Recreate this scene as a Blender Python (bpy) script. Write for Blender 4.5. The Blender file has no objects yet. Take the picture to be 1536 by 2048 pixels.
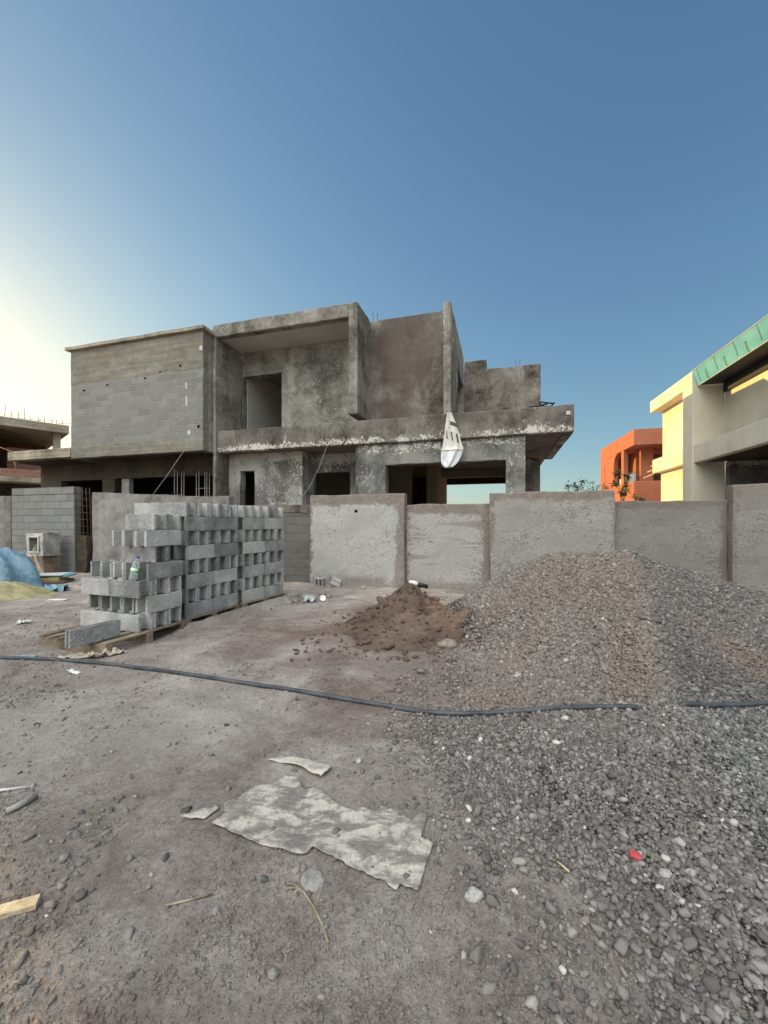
import bpy, bmesh, math, random
import numpy as np
from mathutils import Vector, Matrix, Euler

random.seed(7); rng = np.random.default_rng(7)
C = bpy.context.scene.collection
SC = bpy.context.scene
R = math.radians

# ---------------------------------------------------------------- camera, sky, sun
CAM_H = 1.4
cam = bpy.data.cameras.new("camera"); cam_o = bpy.data.objects.new("camera", cam); C.objects.link(cam_o)
cam.sensor_fit = 'AUTO'; cam.sensor_width = 36.0
cam.lens = 800.0 / 2048.0 * 36.0
cam.shift_y = 21.0 / 2048.0
cam.clip_start = 0.05; cam.clip_end = 3000
cam_o.location = (0, 0, CAM_H); cam_o.rotation_euler = (R(90), 0, 0)
SC.camera = cam_o

SUN_AZ = R(-55.0)      # left of the view direction
SUN_EL = R(12.0)
sun_dir = Vector((math.sin(SUN_AZ) * math.cos(SUN_EL), math.cos(SUN_AZ) * math.cos(SUN_EL), math.sin(SUN_EL)))
sl = bpy.data.lights.new("sun", 'SUN'); sl.energy = 3.4; sl.angle = R(0.53); sl.color = (1.0, 0.63, 0.20)
so = bpy.data.objects.new("sun", sl); C.objects.link(so)
so.rotation_euler = (-sun_dir).to_track_quat('-Z', 'Y').to_euler(); so.location = (-30, 20, 20)

w = bpy.data.worlds.new("World"); SC.world = w; w.use_nodes = True
wn = w.node_tree.nodes; wl = w.node_tree.links
bg = wn["Background"]; bg.inputs["Strength"].default_value = 0.15
sky = wn.new("ShaderNodeTexSky"); sky.sky_type = 'NISHITA'; sky.sun_disc = False
sky.sun_elevation = SUN_EL; sky.sun_rotation = SUN_AZ
sky.altitude = 450; sky.air_density = 1.0; sky.dust_density = 1.2; sky.ozone_density = 1.6
def wv(op, a, b):
    x = wn.new("ShaderNodeVectorMath"); x.operation = op
    for k, v in ((0, a), (1, b)):
        if isinstance(v, bpy.types.NodeSocket): wl.new(v, x.inputs[k])
        else: x.inputs[k].default_value = v
    return x
EXP = 1.0
DISP = 0.15 * 2 ** EXP
# clear evening sky, its glow near the sun softened (N / (1 + bN), per channel)
num = wv('MULTIPLY', sky.outputs[0], (0.58, 0.76, 1.02)).outputs[0]
den = wv('ADD', wv('MULTIPLY', sky.outputs[0], (0.20 * DISP, 0.36 * DISP, 0.76 * DISP)).outputs[0], (1, 1, 1)).outputs[0]
clear = wv('DIVIDE', num, den).outputs[0]
# unseen bright glow added to the sky overhead and behind, filling the shade
wtc = wn.new("ShaderNodeTexCoord"); dirn = wv('NORMALIZE', wtc.outputs["Generated"], (0, 0, 0)).outputs[0]
dt = wv('DOT_PRODUCT', dirn, (-0.22, -0.56, 0.80)).outputs["Value"]
mr = wn.new("ShaderNodeMapRange"); mr.interpolation_type = 'SMOOTHSTEP'; wl.new(dt, mr.inputs[0])
mr.inputs[1].default_value = 0.58; mr.inputs[2].default_value = 0.95
cn = wn.new("ShaderNodeTexNoise"); wl.new(dirn, cn.inputs["Vector"]); cn.inputs["Scale"].default_value = 3.0; cn.inputs["Detail"].default_value = 6
fill_glow = wv("SCALE", (0.985, 0.99, 0.965), (0, 0, 0)); cm_ = wn.new("ShaderNodeMath"); cm_.operation = 'MULTIPLY_ADD'
wl.new(cn.outputs["Fac"], cm_.inputs[0]); cm_.inputs[1].default_value = 3.0 / DISP; cm_.inputs[2].default_value = 2.15 / DISP
wl.new(cm_.outputs[0], fill_glow.inputs["Scale"])
wm = wn.new("ShaderNodeMix"); wm.data_type = 'RGBA'; wl.new(mr.outputs[0], wm.inputs[0]); wl.new(clear, wm.inputs[6]); wl.new(fill_glow.outputs[0], wm.inputs[7])
wl.new(wm.outputs[2], bg.inputs[0])

SC.view_settings.view_transform = 'Standard'; SC.view_settings.look = 'None'
SC.view_settings.gamma = 1.0; SC.view_settings.exposure = EXP
SC.cycles.max_bounces = 8; SC.cycles.diffuse_bounces = 5

# ---------------------------------------------------------------- helpers
def lin(r, g, b):
    f = lambda c: (c / 255 / 12.92) if c / 255 <= 0.04045 else ((c / 255 + 0.055) / 1.055) ** 2.4
    return (f(r), f(g), f(b), 1.0)

def _h(ix, iy, s):
    n = (ix.astype(np.int64) * 374761393 + iy.astype(np.int64) * 668265263 + s * 1274126177) & 0x7fffffff
    n = ((n ^ (n >> 13)) * 1274126177) & 0x7fffffff
    return ((n ^ (n >> 16)) & 0xffff) / 65535.0

def vnoise(x, y, s=0):
    x = np.asarray(x, float); y = np.asarray(y, float)
    ix = np.floor(x); iy = np.floor(y); fx = x - ix; fy = y - iy
    fx = fx * fx * (3 - 2 * fx); fy = fy * fy * (3 - 2 * fy)
    a = _h(ix, iy, s); b = _h(ix + 1, iy, s); c = _h(ix, iy + 1, s); d = _h(ix + 1, iy + 1, s)
    return (a + (b - a) * fx) * (1 - fy) + (c + (d - c) * fx) * fy - 0.5

def fbm(x, y, oct=4, s=0):
    t = 0; a = 1.0; f = 1.0
    for k in range(oct):
        t = t + a * vnoise(np.asarray(x) * f + 17.3 * k, np.asarray(y) * f - 9.1 * k, s + k); a *= 0.5; f *= 2.03
    return t

def sstep(a, b, x):
    t = np.clip((np.asarray(x, float) - a) / (b - a), 0, 1); return t * t * (3 - 2 * t)

def tag(o, label=None, cat=None, group=None, kind=None):
    if label: o["label"] = label
    if cat: o["category"] = cat
    if group: o["group"] = group
    if kind: o["kind"] = kind
    return o

def empty(name, loc=(0, 0, 0), rz=0.0, label=None, cat=None, group=None):
    o = bpy.data.objects.new(name, None); C.objects.link(o); o.empty_display_size = 0.1
    o.location = loc; o.rotation_euler = (0, 0, rz)
    return tag(o, label, cat, group)

def link(name, me, mats, parent=None, smooth=False):
    o = bpy.data.objects.new(name, me); C.objects.link(o)
    for m in (mats if isinstance(mats, (list, tuple)) else [mats]): me.materials.append(m)
    if parent: o.parent = parent
    if smooth: me.polygons.foreach_set("use_smooth", [True] * len(me.polygons))
    return o

def mesh(name, vs, fs):
    me = bpy.data.meshes.new(name)
    me.from_pydata([tuple(map(float, v)) for v in vs], [], [tuple(map(int, f)) for f in fs]); me.update()
    return me

def bevel(o, wdt=0.012, seg=2, ang=35):
    m = o.modifiers.new("bevel", 'BEVEL'); m.width = wdt; m.segments = seg; m.limit_method = 'ANGLE'; m.angle_limit = R(ang)
    return o

def cells(xs, ys, zs, solid, res=None, jit=0.0, seed=0):
    """Watertight mesh of the filled cells of a rectilinear grid, extra cuts every res, smooth position jitter."""
    def ref(c):
        c = sorted(set(round(v, 5) for v in c)); out = []
        for a, b in zip(c[:-1], c[1:]):
            n = max(1, int(math.ceil((b - a) / res))) if res else 1
            out += [a + (b - a) * i / n for i in range(n)]
        return out + [c[-1]]
    X, Y, Z = ref(xs), ref(ys), ref(zs)
    nx, ny, nz = len(X) - 1, len(Y) - 1, len(Z) - 1
    mx = [(X[i] + X[i + 1]) / 2 for i in range(nx)]; my = [(Y[i] + Y[i + 1]) / 2 for i in range(ny)]; mz = [(Z[i] + Z[i + 1]) / 2 for i in range(nz)]
    S = [[[bool(solid(mx[i], my[j], mz[k])) for k in range(nz)] for j in range(ny)] for i in range(nx)]
    g = lambda i, j, k: 0 <= i < nx and 0 <= j < ny and 0 <= k < nz and S[i][j][k]
    vid = {}; vs = []; fs = []
    def v(i, j, k):
        t = (i, j, k)
        if t not in vid: vid[t] = len(vs); vs.append([X[i], Y[j], Z[k]])
        return vid[t]
    for i in range(nx):
        for j in range(ny):
            for k in range(nz):
                if not S[i][j][k]: continue
                a, b, c = i + 1, j + 1, k + 1
                if not g(i - 1, j, k): fs.append((v(i, j, k), v(i, j, c), v(i, b, c), v(i, b, k)))
                if not g(a, j, k): fs.append((v(a, j, k), v(a, b, k), v(a, b, c), v(a, j, c)))
                if not g(i, j - 1, k): fs.append((v(i, j, k), v(a, j, k), v(a, j, c), v(i, j, c)))
                if not g(i, b, k): fs.append((v(i, b, k), v(i, b, c), v(a, b, c), v(a, b, k)))
                if not g(i, j, k - 1): fs.append((v(i, j, k), v(i, b, k), v(a, b, k), v(a, j, k)))
                if not g(i, j, c): fs.append((v(i, j, c), v(a, j, c), v(a, b, c), v(i, b, c)))
    if jit:
        P = np.array(vs)
        D = np.stack([fbm(P[:, 0] * 3 + P[:, 1] * 2, P[:, 2] * 3 + P[:, 1], 3, seed), fbm(P[:, 0] * 3 + 40, P[:, 2] * 3 + P[:, 1], 3, seed + 5),
                      fbm(P[:, 0] * 3 - 40 + P[:, 1], P[:, 2] * 3, 3, seed + 9)], 1)
        vs = P + D * jit * 2
    return mesh("cells", vs, fs)

def wall(name, x0, x1, y0, y1, z0, z1, m, parent, holes=(), res=0.3, jit=0.006, bev=0.012, seed=0, axis='x'):
    """Wall with rectangular openings (a0,a1,z0,z1) cut right through; axis is the direction the wall runs in."""
    xs, ys, zs = [x0, x1], [y0, y1], [z0, z1]
    for h in holes:
        (xs if axis == 'x' else ys).extend([h[0], h[1]]); zs.extend([max(h[2], z0), min(h[3], z1)])
    def solid(x, y, z):
        a = x if axis == 'x' else y
        return not any(h[0] < a < h[1] and h[2] < z < h[3] for h in holes)
    o = link(name, cells(xs, ys, zs, solid, res, jit, seed), m, parent)
    return bevel(o, bev) if bev else o

def box(name, x0, x1, y0, y1, z0, z1, m, parent=None, bev=0.008, res=None, jit=0.0, seed=0):
    o = link(name, cells([x0, x1], [y0, y1], [z0, z1], lambda *a: True, res, jit, seed), m, parent)
    return bevel(o, bev) if bev else o

class MB:
    """Collects boxes and tubes into one mesh."""
    def __init__(s): s.v = []; s.f = []
    def add(s, vs, fs):
        n = len(s.v); s.v += [tuple(v) for v in vs]; s.f += [tuple(i + n for i in f) for f in fs]; return s
    def box(s, x0, x1, y0, y1, z0, z1, M=None):
        vs = [Vector((x, y, z)) for x in (x0, x1) for y in (y0, y1) for z in (z0, z1)]
        if M is not None: vs = [M @ v for v in vs]
        return s.add(vs, [(0, 1, 3, 2), (4, 6, 7, 5), (0, 4, 5, 1), (2, 3, 7, 6), (0, 2, 6, 4), (1, 5, 7, 3)])
    def tube(s, pts, r, n=8, caps=True):
        pts = [Vector(p) for p in pts]; rr = r if isinstance(r, (list, tuple)) else [r] * len(pts)
        vs = []; fs = []
        for i, p in enumerate(pts):
            t = (pts[min(i + 1, len(pts) - 1)] - pts[max(i - 1, 0)]).normalized()
            u = t.cross(Vector((0, 0, 1)));
            if u.length < 1e-3: u = t.cross(Vector((1, 0, 0)))
            u.normalize(); q = u.cross(t)
            for k in range(n):
                a = 2 * math.pi * k / n; vs.append(p + (u * math.cos(a) + q * math.sin(a)) * rr[i])
        for i in range(len(pts) - 1):
            for k in range(n):
                fs.append((i * n + k, i * n + (k + 1) % n, (i + 1) * n + (k + 1) % n, (i + 1) * n + k))
        if caps: fs.append(tuple(range(n - 1, -1, -1))); fs.append(tuple((len(pts) - 1) * n + k for k in range(n)))
        return s.add(vs, fs)
    def build(s, name, m, parent=None, smooth=False, bev=0): 
        o = link(name, mesh(name, s.v, s.f), m, parent, smooth)
        if bev: bevel(o, bev)
        return o

# ---------------------------------------------------------------- materials
class G:
    def __init__(s, name, rough=0.9, spec=0.25):
        s.m = bpy.data.materials.new(name); s.m.use_nodes = True; s.t = s.m.node_tree
        s.b = s.t.nodes["Principled BSDF"]; s.b.inputs["Roughness"].default_value = rough
        s.b.inputs["Specular IOR Level"].default_value = spec
        s.tc = s.n("ShaderNodeTexCoord"); s.P = s.tc.outputs["Object"]; s.bumps = []
    def n(s, t, **k):
        x = s.t.nodes.new(t)
        for a, b in k.items(): setattr(x, a, b)
        return x
    def set(s, sock, v):
        if hasattr(v, "is_linked") or isinstance(v, bpy.types.NodeSocket): s.t.links.new(v, sock)
        else: sock.default_value = v
    def math(s, op, a, b=0.0, c=0.0, clamp=False):
        x = s.n("ShaderNodeMath", operation=op); x.use_clamp = clamp
        s.set(x.inputs[0], a); s.set(x.inputs[1], b); s.set(x.inputs[2], c); return x.outputs[0]
    def mapp(s, sc=(1, 1, 1), loc=(0, 0, 0), rot=(0, 0, 0), src=None):
        x = s.n("ShaderNodeMapping"); s.set(x.inputs[0], src or s.P)
        x.inputs["Scale"].default_value = sc; x.inputs["Location"].default_value = loc; x.inputs["Rotation"].default_value = rot
        return x.outputs[0]
    def noise(s, scale, detail=6, rough=0.6, dist=0.0, vec=None, col=False):
        x = s.n("ShaderNodeTexNoise"); s.set(x.inputs["Vector"], vec or s.P)
        x.inputs["Scale"].default_value = scale; x.inputs["Detail"].default_value = detail
        x.inputs["Roughness"].default_value = rough; x.inputs["Distortion"].default_value = dist
        return x.outputs["Color" if col else "Fac"]
    def vor(s, scale, feature='F1', out="Distance", vec=None, rnd=1.0):
        x = s.n("ShaderNodeTexVoronoi", feature=feature); s.set(x.inputs["Vector"], vec or s.P)
        x.inputs["Scale"].default_value = scale; x.inputs["Randomness"].default_value = rnd
        return x.outputs[out]
    def ramp(s, fac, stops, interp='LINEAR'):
        x = s.n("ShaderNodeValToRGB"); s.set(x.inputs[0], fac); e = x.color_ramp; e.interpolation = interp
        while len(e.elements) < len(stops): e.elements.new(0.5)
        for el, (p, c) in zip(e.elements, stops):
            el.position = p; el.color = c if isinstance(c, tuple) else (c, c, c, 1)
        return x.outputs[0]
    def rng(s, fac, a, b, c=0.0, d=1.0):
        x = s.n("ShaderNodeMapRange"); x.interpolation_type = 'SMOOTHSTEP'; s.set(x.inputs[0], fac)
        for i, v in zip((1, 2, 3, 4), (a, b, c, d)): s.set(x.inputs[i], v)
        return x.outputs[0]
    def mix(s, fac, a, b, mode='MIX'):
        x = s.n("ShaderNodeMix", data_type='RGBA', blend_type=mode); s.set(x.inputs[0], fac); s.set(x.inputs[6], a); s.set(x.inputs[7], b)
        return x.outputs[2]
    def xyz(s, src=None):
        x = s.n("ShaderNodeSeparateXYZ"); s.set(x.inputs[0], src or s.P); return x.outputs
    def comb(s, a, b, c):
        x = s.n("ShaderNodeCombineXYZ"); s.set(x.inputs[0], a); s.set(x.inputs[1], b); s.set(x.inputs[2], c); return x.outputs[0]
    def bump(s, h, strength=0.5, dist=0.01):
        s.bumps.append((h, strength, dist)); return s
    def done(s, col):
        s.set(s.b.inputs["Base Color"], col); prev = None
        for h, st, d in s.bumps:
            x = s.n("ShaderNodeBump"); s.set(x.inputs["Height"], h); x.inputs["Strength"].default_value = st; x.inputs["Distance"].default_value = d
            if prev: s.t.links.new(prev, x.inputs["Normal"])
            prev = x.outputs[0]
        if prev: s.t.links.new(prev, s.b.inputs["Normal"])
        return s.m

def plain(name, col, rough=0.7, spec=0.3, var=0.12, scale=8, bump=0.0, metal=0.0):
    g = G(name, rough, spec); g.b.inputs["Metallic"].default_value = metal
    f = g.noise(scale, 6, 0.6); d = tuple(c * (1 - var * 2) for c in col[:3]) + (1,); l = tuple(min(1, c * (1 + var * 1.5)) for c in col[:3]) + (1,)
    if bump: g.bump(g.noise(scale * 8, 4), bump, 0.01)
    return g.done(g.ramp(f, [(0.3, d), (0.7, l)]))

def concrete(name, dark, mid, light, big=0.5, streak=0.5, splash=0.0, zband=None, boards=0.0, bump=0.5, reddish=None, fine=45):
    """Raw render / poured concrete: blotches, trowel swirls, streaks, plaster splashes, board marks."""
    g = G(name, 0.92, 0.2)
    n1 = g.noise(big, 7, 0.62, 0.4); n2 = g.noise(big * 6, 8, 0.68, 1.2); n3 = g.noise(fine, 5, 0.7)
    st = g.noise(1.0, 6, 0.6, 0.3, vec=g.mapp((3.2, 3.2, 0.35)))
    f = g.math('ADD', g.math('MULTIPLY', n1, 0.75), g.math('MULTIPLY', n2, 0.40))
    f = g.math('ADD', f, g.math('MULTIPLY', g.math('SUBTRACT', st, 0.5), streak * 0.35))
    f = g.math('ADD', f, g.math('MULTIPLY', g.math('SUBTRACT', n3, 0.5), 0.16))
    dk2 = tuple(c * (1.0 if splash > .6 else 0.8) for c in dark[:3]) + (1,); col = g.ramp(f, [(0.40, dk2), (0.52, mid), (0.68, light)])
    if reddish: col = g.mix(g.rng(g.noise(0.45, 5, 0.6, vec=g.mapp(loc=(7, 3, 1))), 0.46, 0.62, 0, 0.75), col, reddish)
    h = g.math('ADD', g.math('MULTIPLY', n2, 0.8), g.math('MULTIPLY', n3, 0.35))
    if boards:
        z = g.xyz()[2]; fr = g.math('FRACT', g.math('DIVIDE', g.math('ADD', z, g.math('MULTIPLY', n1, 0.05)), 0.16))
        seam = g.rng(g.math('ABSOLUTE', g.math('SUBTRACT', fr, 0.5)), 0.40, 0.49)
        col = g.mix(g.math('MULTIPLY', seam, 0.55 * boards), col, dark)
        wood = g.noise(1.0, 6, 0.7, vec=g.mapp((1.2, 1.2, 26)))
        col = g.mix(g.math('MULTIPLY', g.rng(wood, 0.42, 0.62), 0.35 * boards), col, light)
        h = g.math('SUBTRACT', h, g.math('MULTIPLY', seam, 0.5 * boards))
    if splash:
        a = g.noise(9.0, 7, 0.72, 1.6); b = g.noise(1.3, 4, 0.6)
        v = g.math('ADD', g.math('MULTIPLY', a, 0.62), g.math('MULTIPLY', b, 0.38))
        thr = 0.64 - 0.10 * splash
        if zband is not None:
            z = g.xyz()[2]; k = 0
            for (zc, hw, amt) in zband:
                t = g.rng(g.math('ABSOLUTE', g.math('SUBTRACT', z, zc)), hw, 0.0, 0, amt)
                v = g.math('ADD', v, t)
        mk = g.rng(v, thr, thr + 0.028)
        drip = g.noise(1.0, 5, 0.65, 0.5, vec=g.mapp((11, 11, 2.0)))
        mk = g.math('MAXIMUM', mk, g.math('MULTIPLY', g.rng(g.math('ADD', drip, g.math('MULTIPLY', b, 0.35)), 0.83, 0.86), min(1, splash)))
        col = g.mix(mk, col, lin(196, 190, 180)); h = g.math('ADD', h, g.math('MULTIPLY', mk, 0.25))
    g.bump(h, bump, 0.02); g.bump(n3, bump * 0.8, 0.006)
    return g.done(col)

def blockwork(name, c1, c2, mortar, bw=0.5, rh=0.2, ms=0.012, smear=0.5, off=(0, 0, 0), zlo=None, zhi=None, over=None, bump=0.6):
    """Laid concrete block wall, running along local x. Above zhi / below zlo the blocks are hidden under cast concrete (over)."""
    g = G(name, 0.95, 0.2); o = g.xyz(g.mapp(loc=off))
    vec = g.comb(g.math('ADD', o[0], o[1]), o[2], 0.0)
    wob = g.noise(2.5, 3); vec2 = g.mapp(src=vec, loc=(0, 0, 0))
    add = g.n("ShaderNodeVectorMath", operation='ADD'); g.set(add.inputs[0], vec2)
    nz = g.n("ShaderNodeVectorMath", operation='SCALE'); nn = g.n("ShaderNodeVectorMath", operation='SUBTRACT'); g.set(nn.inputs[0], g.noise(5, 3, col=True)); nn.inputs[1].default_value = (0.5, 0.5, 0.5)
    g.set(nz.inputs[0], nn.outputs[0]); nz.inputs["Scale"].default_value = 0.03; g.set(add.inputs[1], nz.outputs[0])
    b = g.n("ShaderNodeTexBrick"); g.set(b.inputs["Vector"], add.outputs[0])
    b.inputs["Scale"].default_value = 1.0; b.inputs["Brick Width"].default_value = bw; b.inputs["Row Height"].default_value = rh
    b.inputs["Mortar Size"].default_value = ms; b.inputs["Mortar Smooth"].default_value = 0.3; b.offset = 0.5
    b.inputs["Color1"].default_value = c1; b.inputs["Color2"].default_value = c2; b.inputs["Mortar"].default_value = mortar
    n1 = g.noise(0.6, 6, 0.6, 0.3); n2 = g.noise(4, 8, 0.7, 0.8); n3 = g.noise(60, 5, 0.7)
    dk = tuple(c * 0.62 for c in c1[:3]) + (1,); lt = tuple(min(1, c * 1.3) for c in c2[:3]) + (1,)
    sm = g.rng(g.math('ADD', g.math('MULTIPLY', n1, 0.6), g.math('MULTIPLY', n2, 0.4)), 0.47, 0.60)
    col = g.mix(g.math('MULTIPLY', sm, smear), b.outputs["Color"], g.ramp(n2, [(0.35, dk), (0.65, lt)]))
    col = g.mix(0.35, col, g.ramp(n3, [(0.25, dk), (0.75, lt)]))
    hm = g.math('MULTIPLY', b.outputs["Fac"], g.math('SUBTRACT', 1.0, g.math('MULTIPLY', sm, smear)))
    if over:
        z = g.math('ADD', o[2], g.math('MULTIPLY', g.math('SUBTRACT', n2, 0.5), 0.12)); mk = None
        if zhi is not None: mk = g.rng(z, zhi, zhi + 0.03)
        if zlo is not None:
            k = g.rng(z, zlo, zlo - 0.03); mk = k if mk is None else g.math('MAXIMUM', mk, k)
        wood = g.math('ADD', g.math('MULTIPLY', g.noise(1.0, 7, 0.72, 0.2, vec=g.mapp((0.5, 0.5, 9))), .45), g.math('ADD', g.math('MULTIPLY', n2, .35), g.math('MULTIPLY', n1, .2)))
        oc = g.ramp(wood, [(0.34, over[0]), (0.52, over[1]), (0.70, over[2])])
        rust = g.rng(g.noise(0.8, 4, 0.6, vec=g.mapp((0.5, 0.5, 2.5))), 0.52, 0.66, 0, 0.35)
        oc = g.mix(rust, oc, lin(124, 100, 72))
        col = g.mix(mk, col, oc); hm = g.math('MULTIPLY', hm, g.math('SUBTRACT', 1.0, mk)); 
        g.bump(g.math('MULTIPLY', wood, mk), 0.5, 0.02)
    g.bump(g.math('SUBTRACT', g.math('MULTIPLY', n3, 0.3), hm), bump, 0.012)
    return g.done(col)

def panel_mat(name, inner, inner2, edge, edge2, top=0.1, side=0.12, amount=1.0, loc=0.0, bands=0.0):
    """Boundary wall panel: a whitish splatter coat with ragged bare brown borders."""
    g = G(name, 0.95, 0.2); gen = g.xyz(g.tc.outputs["Generated"])
    n2 = g.noise(5.5, 8, 0.7, 1.5, vec=g.mapp(loc=(loc, 0, loc))); n3 = g.noise(38, 6, 0.75); n1 = g.noise(1.1, 5, 0.6, vec=g.mapp(loc=(loc, 0, 0)))
    scr = g.noise(1.0, 7, 0.75, 2.2, vec=g.mapp((13, 13, 21), rot=(0, 0.5, 0), loc=(loc, 0, 0)))
    wob = g.math('ADD', g.math('MULTIPLY', g.math('SUBTRACT', n2, 0.5), 0.20), g.math('MULTIPLY', g.math('SUBTRACT', n1, 0.5), 0.16))
    zt = g.math('ADD', gen[2], wob); xr = g.math('ADD', gen[0], wob)
    m = g.math('MAXIMUM', g.rng(zt, 1 - top, 1 - top + 0.03), g.rng(xr, 1 - side, 1 - side + 0.03))
    m = g.math('MAXIMUM', m, g.rng(xr, 0.035, 0.01)); m = g.math('MAXIMUM', m, g.math('MULTIPLY', g.rng(zt, 0.17, 0.07), 0.75))
    fl = g.rng(g.math('ADD', g.math('MULTIPLY', scr, 0.7), g.math('MULTIPLY', n1, 0.3)), 0.525, 0.56, 0, min(1, 0.85 * amount))
    ic = g.ramp(g.math('ADD', g.math('MULTIPLY', n1, 0.6), g.math('MULTIPLY', n3, 0.4)), [(0.36, inner2), (0.58, inner)])
    ic = g.mix(fl, ic, edge2)
    if bands:
        zb = g.noise(1.0, 4, 0.6, 0.4, vec=g.mapp((0.5, 0.5, 5.5), loc=(0, 0, loc)))
        ic = g.mix(g.rng(zb, 0.53, 0.63, 0, bands), ic, edge2)
    ec = g.ramp(g.math('ADD', g.math('MULTIPLY', n2, 0.65), g.math('MULTIPLY', n3, 0.35)), [(0.34, edge2), (0.62, edge)])
    h = g.math('ADD', g.math('MULTIPLY', scr, 0.9), g.math('MULTIPLY', n3, 0.5))
    g.bump(g.math('SUBTRACT', 0.0, m), 0.5, 0.012); g.bump(h, 0.75, 0.022)
    return g.done(g.mix(m, ic, ec))

CON_UP = concrete("render_upper", lin(66, 61, 55), lin(104, 99, 91), lin(150, 146, 138), 0.65, 0.8, 0.5, bump=0.75)
CON_RED = concrete("render_brown", lin(64, 56, 51), lin(100, 92, 85), lin(142, 138, 130), 0.75, 0.5, 0.0, bump=0.8, reddish=lin(88, 77, 70))
CON_SLAB = concrete("render_slab", lin(66, 62, 57), lin(92, 87, 80), lin(128, 123, 115), 0.8, 0.6, 0.35, zband=[(3.60, 0.24, 0.125)], bump=0.45)
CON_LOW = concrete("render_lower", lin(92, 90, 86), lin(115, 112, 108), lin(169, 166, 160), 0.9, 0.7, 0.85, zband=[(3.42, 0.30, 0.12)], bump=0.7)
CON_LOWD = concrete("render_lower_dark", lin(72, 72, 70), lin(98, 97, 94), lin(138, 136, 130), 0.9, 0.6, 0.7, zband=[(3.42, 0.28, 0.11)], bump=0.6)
CON_RECESS = concrete("render_recess", lin(80, 77, 70), lin(114, 111, 103), lin(164, 160, 152), 0.8, 0.4, 0.85, bump=0.9)
CON_BOARD = concrete("board_marked_concrete", lin(94, 85, 74), lin(135, 125, 109), lin(176, 165, 146), 0.7, 0.2, 0.0, boards=1.0, bump=0.5)
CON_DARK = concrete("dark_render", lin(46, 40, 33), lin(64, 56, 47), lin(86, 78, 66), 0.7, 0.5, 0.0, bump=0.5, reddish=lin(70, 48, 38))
CON_WALL = concrete("grey_wall_render", lin(96, 93, 89), lin(123, 119, 114), lin(153, 149, 144), 0.7, 0.4, 0.0, bump=0.7)
BLOCKFACE = blockwork("block_facade", lin(112, 110, 105), lin(138, 136, 130), lin(146, 144, 137), ms=0.016, smear=0.52, off=(0.1, 0, 0.07), zlo=4.02, zhi=6.05, bump=0.9, over=(lin(92, 88, 80), lin(128, 124, 114), lin(160, 156, 145)))
CMU = blockwork("laid_blocks", lin(112, 112, 109), lin(134, 134, 130), lin(96, 93, 87), smear=0.35, ms=0.014)
CMUD = blockwork("laid_blocks_dark", lin(88, 86, 82), lin(112, 109, 104), lin(92, 87, 80), smear=0.5, ms=0.014, off=(0.23, 0, 0.06))
WHITEPL = plain("white_plaster", lin(190, 188, 182), 0.9, 0.2, 0.06, 1.2)
BEIGEPL = plain("beige_plaster", lin(150, 138, 122), 0.9, 0.2, 0.08, 1.2)
REBAR = plain("rusty_rebar", lin(84, 66, 54), 0.8, 0.3, 0.2, 30)
WIRE = plain("pale_wire", lin(150, 146, 138), 0.6, 0.3, 0.05, 30)
WOOD = concrete("pallet_wood", lin(80, 68, 56), lin(114, 100, 84), lin(148, 134, 116), 2.5, 0.2, 0, bump=0.4)
DARKMETAL = plain("dark_metal", lin(40, 42, 46), 0.5, 0.4, 0.1, 5)

# yellow villa, orange villa, brick house
g = G("yellow_render", 0.95, 0.15); n3 = g.noise(22, 5, 0.7, vec=g.mapp((1.6, 1.6, 0.55))); n1 = g.noise(0.8, 5)
stn = g.rng(g.noise(1.0, 6, .65, .3, vec=g.mapp((1.4, 1.4, .25))), .54, .72, 0, .35)
g.bump(n3, 0.7, 0.03); YELLOW = g.done(g.mix(stn, g.ramp(g.math('ADD', g.math('MULTIPLY', n1, 0.5), g.math('MULTIPLY', n3, 0.5)), [(0.36, lin(204, 195, 174)), (0.62, lin(228, 221, 203))]), lin(160, 150, 132)))
ORANGE = plain("orange_render", lin(162, 102, 78), 0.9, 0.2, 0.07, 1.5, 0.2)
GLASS = plain("dark_glass", (0.012, 0.014, 0.015, 1), 0.06, 0.6, 0.02, 1)
BRICK = blockwork("red_brick", lin(140, 98, 84), lin(164, 120, 104), lin(158, 140, 128), bw=0.3, rh=0.2, ms=0.02, smear=0.2)
g = G("green_board", 0.75, 0.25); n1 = g.noise(1.2, 6, 0.6); n3 = g.noise(9, 5, 0.6, 0.4)
GREEN = g.done(g.mix(g.rng(n3, 0.60, 0.72, 0, 0.35), g.ramp(n1, [(0.35, lin(84, 150, 172)), (0.65, lin(106, 170, 188))]), lin(176, 190, 160)))
INK = plain("print_ink", lin(36, 62, 60), 0.7, 0.2, 0.02, 3)

# ---------------------------------------------------------------- ground
def heap_h(x, y):
    """Gravel heap: a flat-topped ridge with a nose running towards the camera, and its thin skirt."""
    def seg(ax, ay, az, bx, by, bz, k):
        dx, dy = bx - ax, by - ay; L2 = dx * dx + dy * dy
        t = np.clip(((x - ax) * dx + (y - ay) * dy) / L2, 0, 1)
        d = np.hypot(x - ax - t * dx, y - ay - t * dy); z = az + (bz - az) * t
        return z - k * (np.sqrt(d * d + 0.05) - 0.2236)
    h = seg(2.45, 5.45, .99, 3.2, 5.35, .97, .60)
    h = np.maximum(h, seg(3.2, 5.35, .97, 5.2, 5.2, .40, .56))
    h = np.maximum(h, seg(3.15, 5.3, 1.0, 2.05, 2.95, .10, .62))
    h = h + 0.05 * fbm(x * 1.3, y * 1.3, 3, 21)
    return h

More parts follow.
